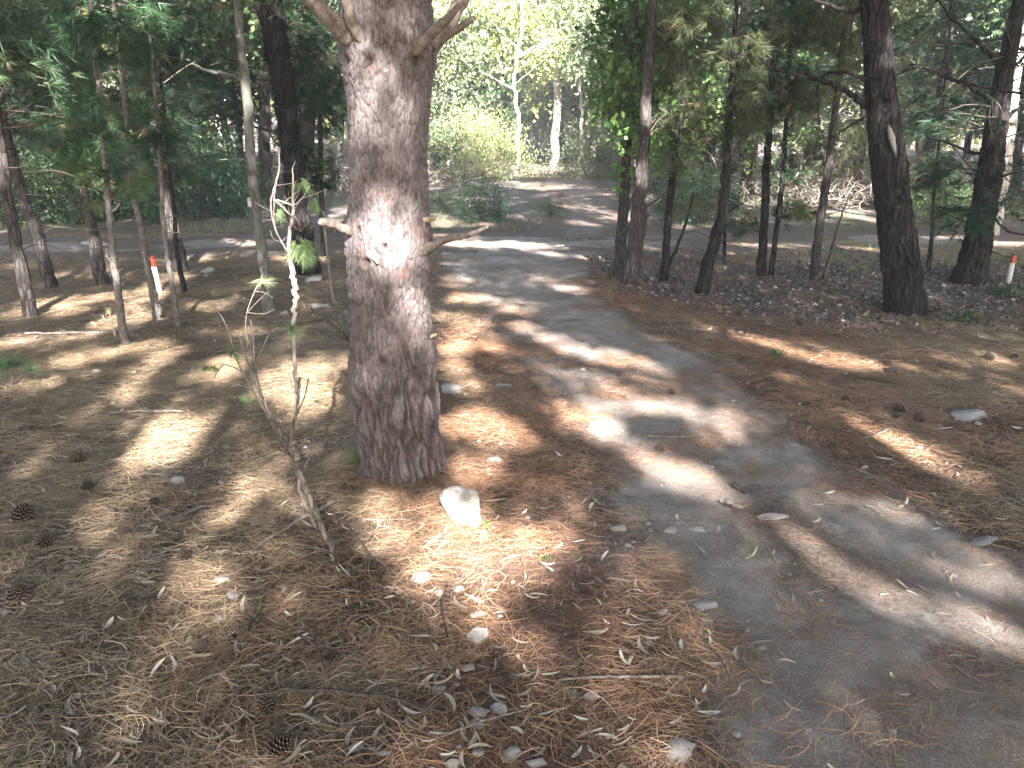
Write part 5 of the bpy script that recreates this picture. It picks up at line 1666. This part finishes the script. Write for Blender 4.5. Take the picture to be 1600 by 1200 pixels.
# ------------------------------------------------------------------ sticks
STICKS = [([(402, 868, 5), (450, 838, 6), (510, 802, 7), (560, 782, 6), (600, 766, 4)], 'dead_wood', 'long thin grey stick crossing the foot of the forked sapling'),
          ([(368, 1008, 7), (390, 992, 9), (415, 975, 8)], 'dark_twig', 'short thick dark stick right of the striped pine cone'),
          ([(440, 1090, 6), (500, 1093, 7), (560, 1098, 8), (620, 1108, 6), (660, 1122, 4), (700, 1130, 3)], 'dark_twig', 'long dark stick running right from the open pine cone'),
          ([(872, 1078, 3), (930, 1076, 4), (1000, 1076, 4), (1066, 1078, 3)], 'dead_wood', 'straight pale stick beside the pair of greyish stones'),
          ([(1125, 792, 6), (1142, 800, 9), (1160, 806, 7)], 'dead_wood', 'short broken stick left of the flat white stone on the strip'),
          ([(1143, 765, 5), (1155, 773, 6), (1165, 779, 4)], 'dark_twig', 'short dark stick above the broken one on the needle strip'),
          ([(690, 1170, 3), (740, 1150, 4), (790, 1135, 3), (825, 1125, 2)], 'dead_wood', 'curved thin twig below the stone group at lower centre'),
          ([(560, 748, 3), (610, 752, 4), (650, 750, 5), (700, 742, 4), (760, 744, 3)], 'dark_twig', 'dark thin stick lying across the foot of the thick pine'),
          ([(170, 655, 3), (230, 653, 4), (290, 654, 3)], 'dead_wood', 'thin pale stick crossing the trunk shadow above the big sun patch'),
          ([(470, 1005, 4), (495, 1020, 4), (505, 1050, 3)], 'dark_twig', 'bent dark twig in the shade at lower left'),
          ([(40, 525, 3), (110, 524, 4), (180, 526, 3)], 'dead_wood', 'thin pale stick in the sunlit needles at the left'),
          ([(25, 985, 4), (90, 990, 5), (160, 988, 4)], 'dark_twig', 'half-buried dark stick at the left above lower leaves'),
          ([(540, 830, 3), (580, 880, 4), (600, 930, 2)], 'dark_twig', 'thin twig in shade right of the foot of the forked sapling'),
          ([(1010, 690, 2), (1060, 692, 3), (1105, 690, 2)], 'dead_wood', 'thin straight pale twig across the middle of the track'),
          ([(1340, 700, 2), (1370, 690, 3), (1390, 680, 2)], 'dead_wood', 'thin pale twig below the row of three cones'),
          ([(1090, 1010, 3), (1125, 1055, 3), (1140, 1090, 2)], 'dark_twig', 'thin dark twig at the left edge of the near rut'),
          ([(700, 1010, 3), (690, 960, 3), (700, 930, 2)], 'dark_twig', 'small upright-lying twig left of the white half-buried stone')]
for pts, mk, lab in STICKS:
    P = []; r = []
    for (x_, y_, w_) in pts:
        p = GP(x_, y_, .030 if depth(G(x_, y_)) < 5 else .02); P.append(p); r.append(w_ / 2 * depth(p) / FPX)
    mb = MB(); tube(mb, P, r, 8, 6, .35, .08)
    o = link('stick', mb.mesh('stick', M[mk], P[0], True), None, tuple(P[0]))
    tag(o, lab, 'stick')

# ------------------------------------------------------------------ fallen leaves one can pick out
LEAF = bpy.data.meshes
lmesh = [m_.mesh('fallen_leaf', M['dleaf'], smooth=True) for m_ in leaf_mbs]
g = np.random.default_rng(5)
zones_l = [  # px, py, sx, sy, n, label, group
    (820, 1050, 170, 90, 95, 'pale curved dry leaf on the needles at lower centre near the stone group', 'dry leaves near the stone group'),
    (560, 1080, 130, 80, 45, 'pale dry leaf on shaded needles between the open pine cone and lower centre', 'dry leaves right of the open cone'),
    (250, 1080, 160, 80, 42, 'dry curled leaf on shaded needles in the lower left', 'dry leaves in the lower left'),
    (300, 860, 190, 90, 40, 'dry leaf on needles around the small left sun patch', 'dry leaves around the left sun patch'),
    (1330, 960, 150, 110, 34, 'dry narrow leaf on the track or its needle strip, lower right', 'dry leaves on the near track'),
    (1400, 720, 130, 80, 26, 'small dry leaf on needles on the right of the track', 'dry leaves right of the track'),
]
cnt = 0
for (cx, cy, sx_, sy_, n_, lab, gr) in zones_l:
    k = 0
    while k < n_:
        x_, y_ = cx + g.uniform(-1.6, 1.6) * sx_, cy + g.uniform(-1.5, 1.5) * sy_
        if not (0 < x_ < 1600 and 560 < y_ < 1196): continue
        b = GP(x_, y_)
        o = link('fallen_leaf', lmesh[int(g.integers(14))])
        o.location = (b[0], b[1], b[2] + g.uniform(.008, .02))
        o.rotation_euler = (g.normal(0, .15), g.normal(0, .15), g.uniform(0, 6.28))
        s_ = g.uniform(.6, 1.05); o.scale = (s_, s_, s_)
        tag(o, lab, 'leaf', gr)
        k += 1; cnt += 1


# ------------------------------------------------------------------ the forest behind
def proto_pine(seed, h, r0, z0, rad, fol, bark='dark_bark', lev=.42, k=12, L=.26, wd=.017, per=14):
    g = np.random.default_rng(seed)
    tr = MB(); T = [(0, 0, -.1), (g.normal(0, .1), g.normal(0, .1), h * .4), (g.normal(0, .15), g.normal(0, .15), h * .75), (g.normal(0, .15), 0, h)]
    tube(tr, T, [r0, r0 * .8, r0 * .5, r0 * .15], 10, 8, .2, .05)
    T = np.array(T)
    C = []; D = []; wd_ = MB()
    z = z0
    while z < h:
        nb = g.integers(3, 6)
        for b in range(nb):
            a = g.uniform(0, 6.28); l = rad * (1 - .75 * (z - z0) / (h - z0)) * g.uniform(.5, 1.15)
            s = np.array([np.interp(z, T[:, 2], T[:, 0]), np.interp(z, T[:, 2], T[:, 1]), z])
            e = s + np.array([math.cos(a) * l, math.sin(a) * l, g.uniform(-.25, .35) * l])
            if g.uniform() < .8: tube(wd_, [s, (s + e) / 2 + [0, 0, .05], e], [.018, .012, .004], 4, 2, .2, cap=False)
            m = int(per * l) + 3
            u = g.uniform(.3, 1.05, (m, 1))
            C.append(s + (e - s) * u + g.normal(0, .13, (m, 3))); D.append(np.repeat([(e - s) / l], m, 0) + g.normal(0, .4, (m, 3)))
        z += lev * g.uniform(.7, 1.3)
    for q in range(16):     # dead lower twigs
        zz = g.uniform(.6, z0 + 1); a = g.uniform(0, 6.28); l = g.uniform(.3, 1.2)
        s = np.array([np.interp(zz, T[:, 2], T[:, 0]), np.interp(zz, T[:, 2], T[:, 1]), zz]); e = s + np.array([math.cos(a) * l, math.sin(a) * l, g.uniform(-.4, .3) * l])
        tube(wd_, [s, (s + e) / 2 + g.normal(0, .05, 3), e], [.014, .008, .003], 3, 3, .4, cap=False)
    C = np.concatenate(C); D = np.concatenate(D); D /= np.linalg.norm(D, axis=1)[:, None]
    cr = MB(); tufts(cr, C, D, k, L, wd, .8, np.clip(g.normal(.45, .2, len(C)), 0, 1), g)
    return [('trunk', tr.mesh('trunk', M[bark], smooth=True)), ('crown', cr.mesh('crown', M[fol])), ('limbs', wd_.mesh('limbs', M['dark_twig']))]


def proto_broad(seed, h, r0, z0, rad, fol, bark, n=120, per=46, L=.17, wd=.10, flat=.75, twig=26):
    g = np.random.default_rng(seed)
    tr = MB(); T = [(0, 0, -.1), (g.normal(0, .2), g.normal(0, .2), h * .35), (g.normal(0, .35), g.normal(0, .35), h * .7), (g.normal(0, .4), 0, h * .92)]
    tube(tr, T, [r0, r0 * .8, r0 * .5, r0 * .15], 10, 8, .3, .05)
    T = np.array(T)
    u = rand_dirs(n, g) * g.uniform(.25, 1, (n, 1)) ** .5
    C0 = np.array([0, 0, (h + z0) / 2]) + u * np.array([rad, rad, (h - z0) / 2])
    wd_ = MB()
    for c in C0[:twig]:
        zz = max(.4 * h, c[2] - .9); s = np.array([np.interp(zz, T[:, 2], T[:, 0]), np.interp(zz, T[:, 2], T[:, 1]), zz])
        if z0 < .6: s = np.array([0, 0, .0])
        tube(wd_, [s, (s + c) / 2 + g.normal(0, .12, 3), c], [.03, .016, .005], 4, 3, .5, cap=False)
    C = np.repeat(C0, per, 0) + g.normal(0, 1, (n * per, 3)) * np.array([.26, .26, .20 * flat]) * (rad / 1.6) ** .5
    tint = np.repeat(g.uniform(.1, .9, n), per) + g.normal(0, .15, n * per)
    cr = MB(); leaves(cr, C, L, wd, tint, .3, g)
    return [('trunk', tr.mesh('trunk', M[bark], smooth=True)), ('crown', cr.mesh('crown', M[fol])), ('limbs', wd_.mesh('limbs', M['dead_wood' if bark == 'pale_bark' else 'dark_twig']))]


def proto_bush(seed, h, rad, fol, n=75, per=60, L=.075, wd=.026, stems=22, stemmat='dark_twig'):
    g = np.random.default_rng(seed)
    u = rand_dirs(n, g); u[:, 2] = np.abs(u[:, 2]) * 1.1 - .1
    u *= g.uniform(.3, 1, (n, 1)) ** .5
    C0 = np.array([0, 0, .12]) + u * np.array([rad, rad, h])
    wd_ = MB()
    for c in C0[:stems]:
        tube(wd_, [[g.normal(0, .06), g.normal(0, .06), -.05], c * [.5, .5, .6] + g.normal(0, .06, 3), c * 1.06], [.012, .008, .003], 4, 3, .5, cap=False)
    C = np.repeat(C0, per, 0) + g.normal(0, 1, (n * per, 3)) * .15 * rad
    C[:, 2] = np.abs(C[:, 2])
    cr = MB(); leaves(cr, C, L, wd, np.repeat(g.uniform(.1, .9, n), per) + g.normal(0, .15, n * per), -.2, g)
    return [('foliage', cr.mesh('foliage', M[fol])), ('stems', wd_.mesh('stems', M[stemmat]))]


def proto_brush(seed, h, rad, n=150):
    """a heap of bare grey dead branches"""
    g = np.random.default_rng(seed)
    mb = MB()
    for i in range(n):
        a = g.uniform(0, 6.28); r_ = rad * g.uniform(0, 1) ** .6
        s = np.array([r_ * math.cos(a), r_ * math.sin(a), abs(g.normal(0, .25)) * h])
        d = rand_dirs(1, g)[0] * g.uniform(.3, 1.1); d[2] = abs(d[2]) * .7
        tube(mb, [s, s + d * .5 + g.normal(0, .08, 3), s + d], [.012, .008, .003], 3, 3, .5, cap=False, c=g.uniform(0, 1))
    return [('dead_branches', mb.mesh('dead_branches', M['brush']))]


PR = {
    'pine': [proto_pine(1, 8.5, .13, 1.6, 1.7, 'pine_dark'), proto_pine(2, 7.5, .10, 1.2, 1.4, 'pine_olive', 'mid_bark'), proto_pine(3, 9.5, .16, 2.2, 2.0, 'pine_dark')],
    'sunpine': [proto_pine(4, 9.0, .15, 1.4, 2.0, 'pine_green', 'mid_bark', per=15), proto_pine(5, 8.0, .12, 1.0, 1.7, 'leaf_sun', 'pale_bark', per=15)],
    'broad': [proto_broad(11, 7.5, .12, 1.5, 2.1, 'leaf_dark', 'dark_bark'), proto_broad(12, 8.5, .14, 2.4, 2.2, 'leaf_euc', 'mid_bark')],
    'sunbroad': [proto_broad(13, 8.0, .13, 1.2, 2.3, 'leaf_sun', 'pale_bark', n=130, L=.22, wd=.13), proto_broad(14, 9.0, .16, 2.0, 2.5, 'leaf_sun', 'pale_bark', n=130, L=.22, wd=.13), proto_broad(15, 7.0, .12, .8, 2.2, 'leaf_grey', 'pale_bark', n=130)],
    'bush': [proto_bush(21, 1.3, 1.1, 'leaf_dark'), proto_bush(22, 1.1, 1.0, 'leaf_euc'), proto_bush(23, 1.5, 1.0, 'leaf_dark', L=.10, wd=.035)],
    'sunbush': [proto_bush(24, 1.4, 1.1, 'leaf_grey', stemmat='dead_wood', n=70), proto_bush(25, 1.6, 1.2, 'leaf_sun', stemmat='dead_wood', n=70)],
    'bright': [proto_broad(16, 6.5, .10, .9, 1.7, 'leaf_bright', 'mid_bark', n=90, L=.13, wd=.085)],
    'brush': [proto_brush(31, .8, 1.3), proto_brush(32, 1.0, 1.1)],
}


def put(kind, x, y, sc, name, label, cat, group=None, which=None, rz=None, zs=1.0):
    pv = PR[kind]; pr_ = pv[which if which is not None else R.randrange(len(pv))]
    b = (x, y, float(hz(x, y)))
    if len(pr_) == 1:
        rt = link(name, pr_[0][1], None, b)
        tag(rt, label, cat, group)
    else:
        rt = thing(name, b, label, cat, group)
        for nm, me in pr_:
            o = link(nm, me, rt)
            if nm in ('limbs', 'stems'): o['kind'] = 'stuff'
    rt.rotation_euler = (0, 0, R.uniform(0, 6.28) if rz is None else rz)
    rt.scale = (sc, sc, sc * zs)
    return rt


def pw(px, Y):
    """x of a pixel column at distance Y on the ground"""
    return (px - 800) / FPX * (Y * CP + CAM_H * SP)


# named ones in the middle distance
put('bush', pw(755, 15.0), 15.0, .50, 'small_shrub', 'small dark green shrub standing alone in the shaded clearing behind the thick pine', 'shrub', which=2)
put('bush', pw(700, 16.2), 16.2, .36, 'small_shrub', 'smaller dull green shrub peeking out right beside the thick pine trunk', 'shrub', which=1)
put('bush', pw(860, 15.6), 15.6, .28, 'small_shrub', 'faint low grey-green shrub in the middle of the shaded clearing', 'shrub', which=1)
put('sunbush', pw(905, 28.5), 28.5, 1.15, 'round_bush', 'sunlit grey-green rounded bush at the far edge of the clearing right of the path', 'bush', which=0)
put('sunbush', pw(950, 29.5), 29.5, 1.0, 'round_bush', 'second sunlit bush partly behind the right grey trees', 'bush', which=0)
put('sunbush', pw(735, 27), 27, 1.35, 'pale_bush', 'tall pale twiggy sunlit bush left of the path in the clearing', 'bush', which=1)
put('sunbush', pw(775, 28.5), 28.5, 1.2, 'pale_bush', 'pale yellow bush at the left edge of the sunlit path', 'bush', which=1)
put('sunbush', pw(690, 28), 28, 1.2, 'green_bush', 'dense greener bush right beside the thick pine trunk at the clearing edge', 'bush', which=0)
put('bush', pw(655, 26.5), 26.5, 1.3, 'dark_bush', 'dark bush half hidden behind the thick pine at the clearing edge', 'bush', which=0)
put('sunbroad', pw(700, 31), 31, .9, 'leafy_tree', 'dense grey-green tree just right of the thick pine trunk in the distance', 'tree', which=2)
put('sunpine', pw(725, 34), 34, .95, 'leafy_tree', 'blue-green tree in the distance between the thick pine and the pale bush', 'tree', which=0)
for (px_a, Y_, pts, lab) in [(806, 30.5, None, 'pale thin trunk at the left edge of the sunlit far path'), (904, 34, None, 'bright sunlit pale trunk behind the rounded bush')]:
    x_ = pw(px_a, Y_)
    b = np.array([x_, Y_, float(hz(x_, Y_))])
    rt = thing('pale_gum_tree', b, lab, 'tree')
    mb = MB(); tube(mb, [b - [0, 0, .1], b + [.12, 0, 1.6], b + [-.06, 0, 3.2], b + [.22, 0, 5.2], b + [.2, 0, 9]], [.08, .07, .06, .05, .02], 10, 8, .6, .08)
    part('trunk', mb, M['pale_bark'], rt, True)
    gg = np.random.default_rng(int(px_a))
    mb = MB(); C0 = b + np.stack([gg.normal(0, 1.0, 50), gg.normal(0, 1.0, 50), gg.uniform(3.2, 9, 50)], -1)
    leaves(mb, np.repeat(C0, 30, 0) + gg.normal(0, .25, (1500, 3)), .16, .07, None, .3, gg); part('crown', mb, M['leaf_sun'], rt)
    for c in C0[:10]:
        m2 = MB(); tube(m2, [b + [0, 0, c[2] - b[2] - .8], c], [.03, .01], 6, 4, .4); part('branch', m2, M['pale_bark'], rt, True)

# a low pine bough reaching across the far clearing
g = np.random.default_rng(77)
# filling: sunlit trees behind the clearing
grp = [('sunbroad', 'sunlit_tree', 'sunlit yellow-green tree in the far forest behind the clearing', 'far sunlit broadleaf trees'), ('sunpine', 'sunlit_pine_tree', 'sunlit feathery pine in the far forest behind the clearing', 'far sunlit pines')]
occ = []


def free(x, y, d):
    for a, b in occ:
        if (a - x) ** 2 + (b - y) ** 2 < d * d: return False
    occ.append((x, y)); return True


n = 0
while n < 40:
    Y_ = R.uniform(32, 50); px = R.uniform(620, 1040)
    if 775 < px < 860 and Y_ < 40: continue
    if not free(pw(px, Y_), Y_, 2.0): n += .2; continue
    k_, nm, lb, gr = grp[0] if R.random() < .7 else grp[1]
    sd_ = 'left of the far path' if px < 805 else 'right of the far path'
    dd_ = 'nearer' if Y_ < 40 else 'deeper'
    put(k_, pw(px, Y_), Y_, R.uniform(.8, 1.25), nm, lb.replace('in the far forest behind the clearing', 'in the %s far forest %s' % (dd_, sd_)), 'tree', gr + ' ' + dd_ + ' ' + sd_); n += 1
# dark forest left and right
spec = [('pine', 'forest_pine_tree', 'dark pine in the forest behind the crossing road', 'dark pines of the forest behind the road'), ('broad', 'forest_tree', 'leafy shaded tree in the forest behind the crossing road', 'leafy trees of the forest behind the road'),
        ('sunbroad', 'sunlit_tree', 'sunlit yellow-green tree in the forest', 'sunlit trees deep in the side forest')]
n = 0
while n < 84:
    side = R.random() < .5
    Y_ = 16.5 + 27 * R.random() ** .9
    px = R.uniform(-180, 640) if side else R.uniform(1010, 1790)
    if px > 560 and px < 640 and Y_ < 27: continue
    if not free(pw(px, Y_), Y_, 1.5): n += .1; continue
    q = R.random()
    i_ = 0 if q < .55 else (1 if q < .78 or Y_ < 24 else 2)
    k_, nm, lb, gr = spec[i_]
    dp = 'first rows of the' if Y_ < 22 else ('middle of the' if Y_ < 32 else 'deepest part of the')
    lb = lb.replace('in the forest', 'in the %s forest' % dp).replace('crossing ', '').replace('deep in the forest', 'deep in the forest') + (' on the left' if side else ' on the right')
    put(k_, pw(px, Y_), Y_, R.uniform(.75, 1.15), nm, lb, 'tree', gr + (' on the left, ' if side else ' on the right, ') + dp.split()[0]); n += 1
# dark shrubs beyond the road on the left
for i, (px, Y_, s_) in enumerate([(20, 15.2, 1.15), (75, 14.8, 1.0), (130, 15.4, 1.1), (185, 15.8, 1.0), (240, 16.2, .9), (300, 15.2, .95), (330, 16.5, .9), (-40, 15, 1.2), (50, 17, 1.4), (160, 17.5, 1.4), (270, 18, 1.3), (350, 18.5, 1.1)]):
    put('bush', pw(px, Y_), Y_, s_, 'dark_shrub', ('%s dark green shrub from the left edge in the %s row beyond the road' % (['first', 'second', 'third', 'fourth', 'fifth', 'sixth', 'seventh', 'eighth'][[1, 2, 3, 4, 5, 6, 7, 0][i] if i < 8 else i - 8], 'front' if i < 8 else 'taller back')), 'shrub', 'dark shrubs beyond the road on the left', which=i % 3)
put('bright', pw(300, 22), 22, .7, 'leafy_tree', 'bright leafy green small tree behind the dark shrubs on the left', 'tree')
put('bright', pw(1170, 19), 19, .75, 'leafy_tree', 'bright green leafy tree behind the thin right trees, left one', 'tree')
put('bright', pw(1090, 20.5), 20.5, .8, 'leafy_tree', 'bright green leafy tree behind the grey pair at the track edge', 'tree')
put('bright', pw(1040, 16.5), 16.5, .62, 'leafy_tree', 'small leafy tree with bright leaves right behind the grey pair', 'tree')
# pale brushwood
for i in range(46):
    if i % 4 == 0:
        px, Y_ = R.uniform(380, 640), R.uniform(17, 27)
    else:
        px, Y_ = R.uniform(1040, 1700), R.uniform(17.5, 32)
    side = 'left' if px < 700 else 'right'
    put('brush', pw(px, Y_), Y_, R.uniform(.8, 1.4), 'brushwood_heap', 'tangled heap of bare grey dead branches %s in the %s forest' % ('near the road' if Y_ < 22 else 'farther back', side), 'brushwood', 'heaps of dead branches in the %s forest %s' % (side, 'near the road' if Y_ < 22 else 'farther back'))
for i in range(14):
    px, Y_ = R.uniform(1030, 1650), R.uniform(14.5, 22)
    put('bush', pw(px, Y_), Y_, R.uniform(.35, .75), 'undergrowth_bush', 'low shaded bush in the forest beyond the road on the right', 'bush', 'low bushes beyond the road on the right')

# the wood far behind: one mass
g = np.random.default_rng(88)
mb = MB()
n = 3400
X = g.uniform(-62, 62, n); Y = g.uniform(48, 62, n); Z = hz(X, Y) + g.uniform(0, 1, n) ** .8 * (8.5 + 4.5 * vnoise(X * .25, Y * .25, 8))
C = np.repeat(np.stack([X, Y, Z], -1), 15, 0) + g.normal(0, .55, (n * 15, 3))
leaves(mb, C, .5, .28, np.repeat(g.uniform(.0, 1, n), 15), .2, g)
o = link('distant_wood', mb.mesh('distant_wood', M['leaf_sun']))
tag(o, 'far sunlit mass of forest foliage behind all the trees', None, None, 'stuff')
mb = MB()
for _ in range(60):
    x_ = R.uniform(-45, 45); y_ = R.uniform(44, 56); b = np.array([x_, y_, float(hz(x_, y_))])
    h_ = R.uniform(8, 12)
    tube(mb, [b, b + [R.uniform(-.5, .5), 0, h_ * .5], b + [R.uniform(-1, 1), 0, h_]], [R.uniform(.1, .2), .1, .04], 6, 4, .2, cap=False)
o = link('distant_trunks', mb.mesh('distant_trunks', M['pale_bark'], smooth=True))
tag(o, 'pale trunks of the far forest mass', None, None, 'stuff')

# dry grass and twigs on the far ground
def grass_clump(seed):
    g = np.random.default_rng(seed); mb = MB(); n = 26
    C = np.stack([g.normal(0, .08, n), g.normal(0, .08, n), np.zeros(n)], -1)
    D = np.stack([g.normal(0, .35, n), g.normal(0, .35, n), np.ones(n)], -1); D /= np.linalg.norm(D, axis=1)[:, None]
    tufts(mb, C, D, 1, .22, .006, .25, g.uniform(0, 1, n), g)
    return mb


gc = mk_coll('grass_clump', [grass_clump(700 + i) for i in range(5)], M['grass'])
X, Y = view_pts(5200, 12.8, 30, g=g)
tr, rd = zones(X, Y)
k = (rd < -.1) & (path_e(X, Y) < 0) & (g.uniform(0, 1, len(X)) < np.clip((fbm(X * .8, Y * .8, 3, 44) - .35) * 4, 0.05, 1))
X = X[k]; Y = Y[k]
scatter('dry_grass', np.stack([X, Y, hz(X, Y) + 0.0], -1), g.uniform(0, 6.28, len(X)), g.uniform(.4, 1.2, len(X)), g.integers(0, 5, len(X)), gc, M['grass'], 'sparse dry grass on the shaded ground beyond the road')
X, Y = view_pts(700, 9.5, 12, g=g)
px_, py_, _ = PX(np.stack([X, Y, 0 * X], -1))
k = (px_ > 1200) & (leafzone(X, Y) < .9)
X = X[k]; Y = Y[k]
scatter('verge_grass', np.stack([X, Y, hz(X, Y) + 0.0], -1), g.uniform(0, 6.28, len(X)), g.uniform(.4, 1.0, len(X)), g.integers(0, 5, len(X)), gc, M['grass'], 'green and straw grass along the road verge on the right')

# the hazy forest air
X0, X1, Y0, Y1, Z0, Z1 = -150.0, 150.0, -60.0, 160.0, -1.6, 22.0
mb = MB()
mb.add([(x, y, z) for z in (Z0, Z1) for y in (Y0, Y1) for x in (X0, X1)], [(0, 2, 3, 1), (4, 5, 7, 6), (0, 1, 5, 4), (2, 6, 7, 3), (0, 4, 6, 2), (1, 3, 7, 5)])
m, t = mat('haze_air')
pv = nd(t, 'ShaderNodeVolumePrincipled')
pv.inputs['Color'].default_value = (0.86, 0.92, 1.0, 1)
pv.inputs['Density'].default_value = 0.0019
pv.inputs['Anisotropy'].default_value = 0.0
oo = nd(t, 'ShaderNodeOutputMaterial'); t.links.new(pv.outputs[0], oo.inputs['Volume'])
hz_ = link('haze', mb.mesh('haze', m)); hz_['kind'] = 'stuff'
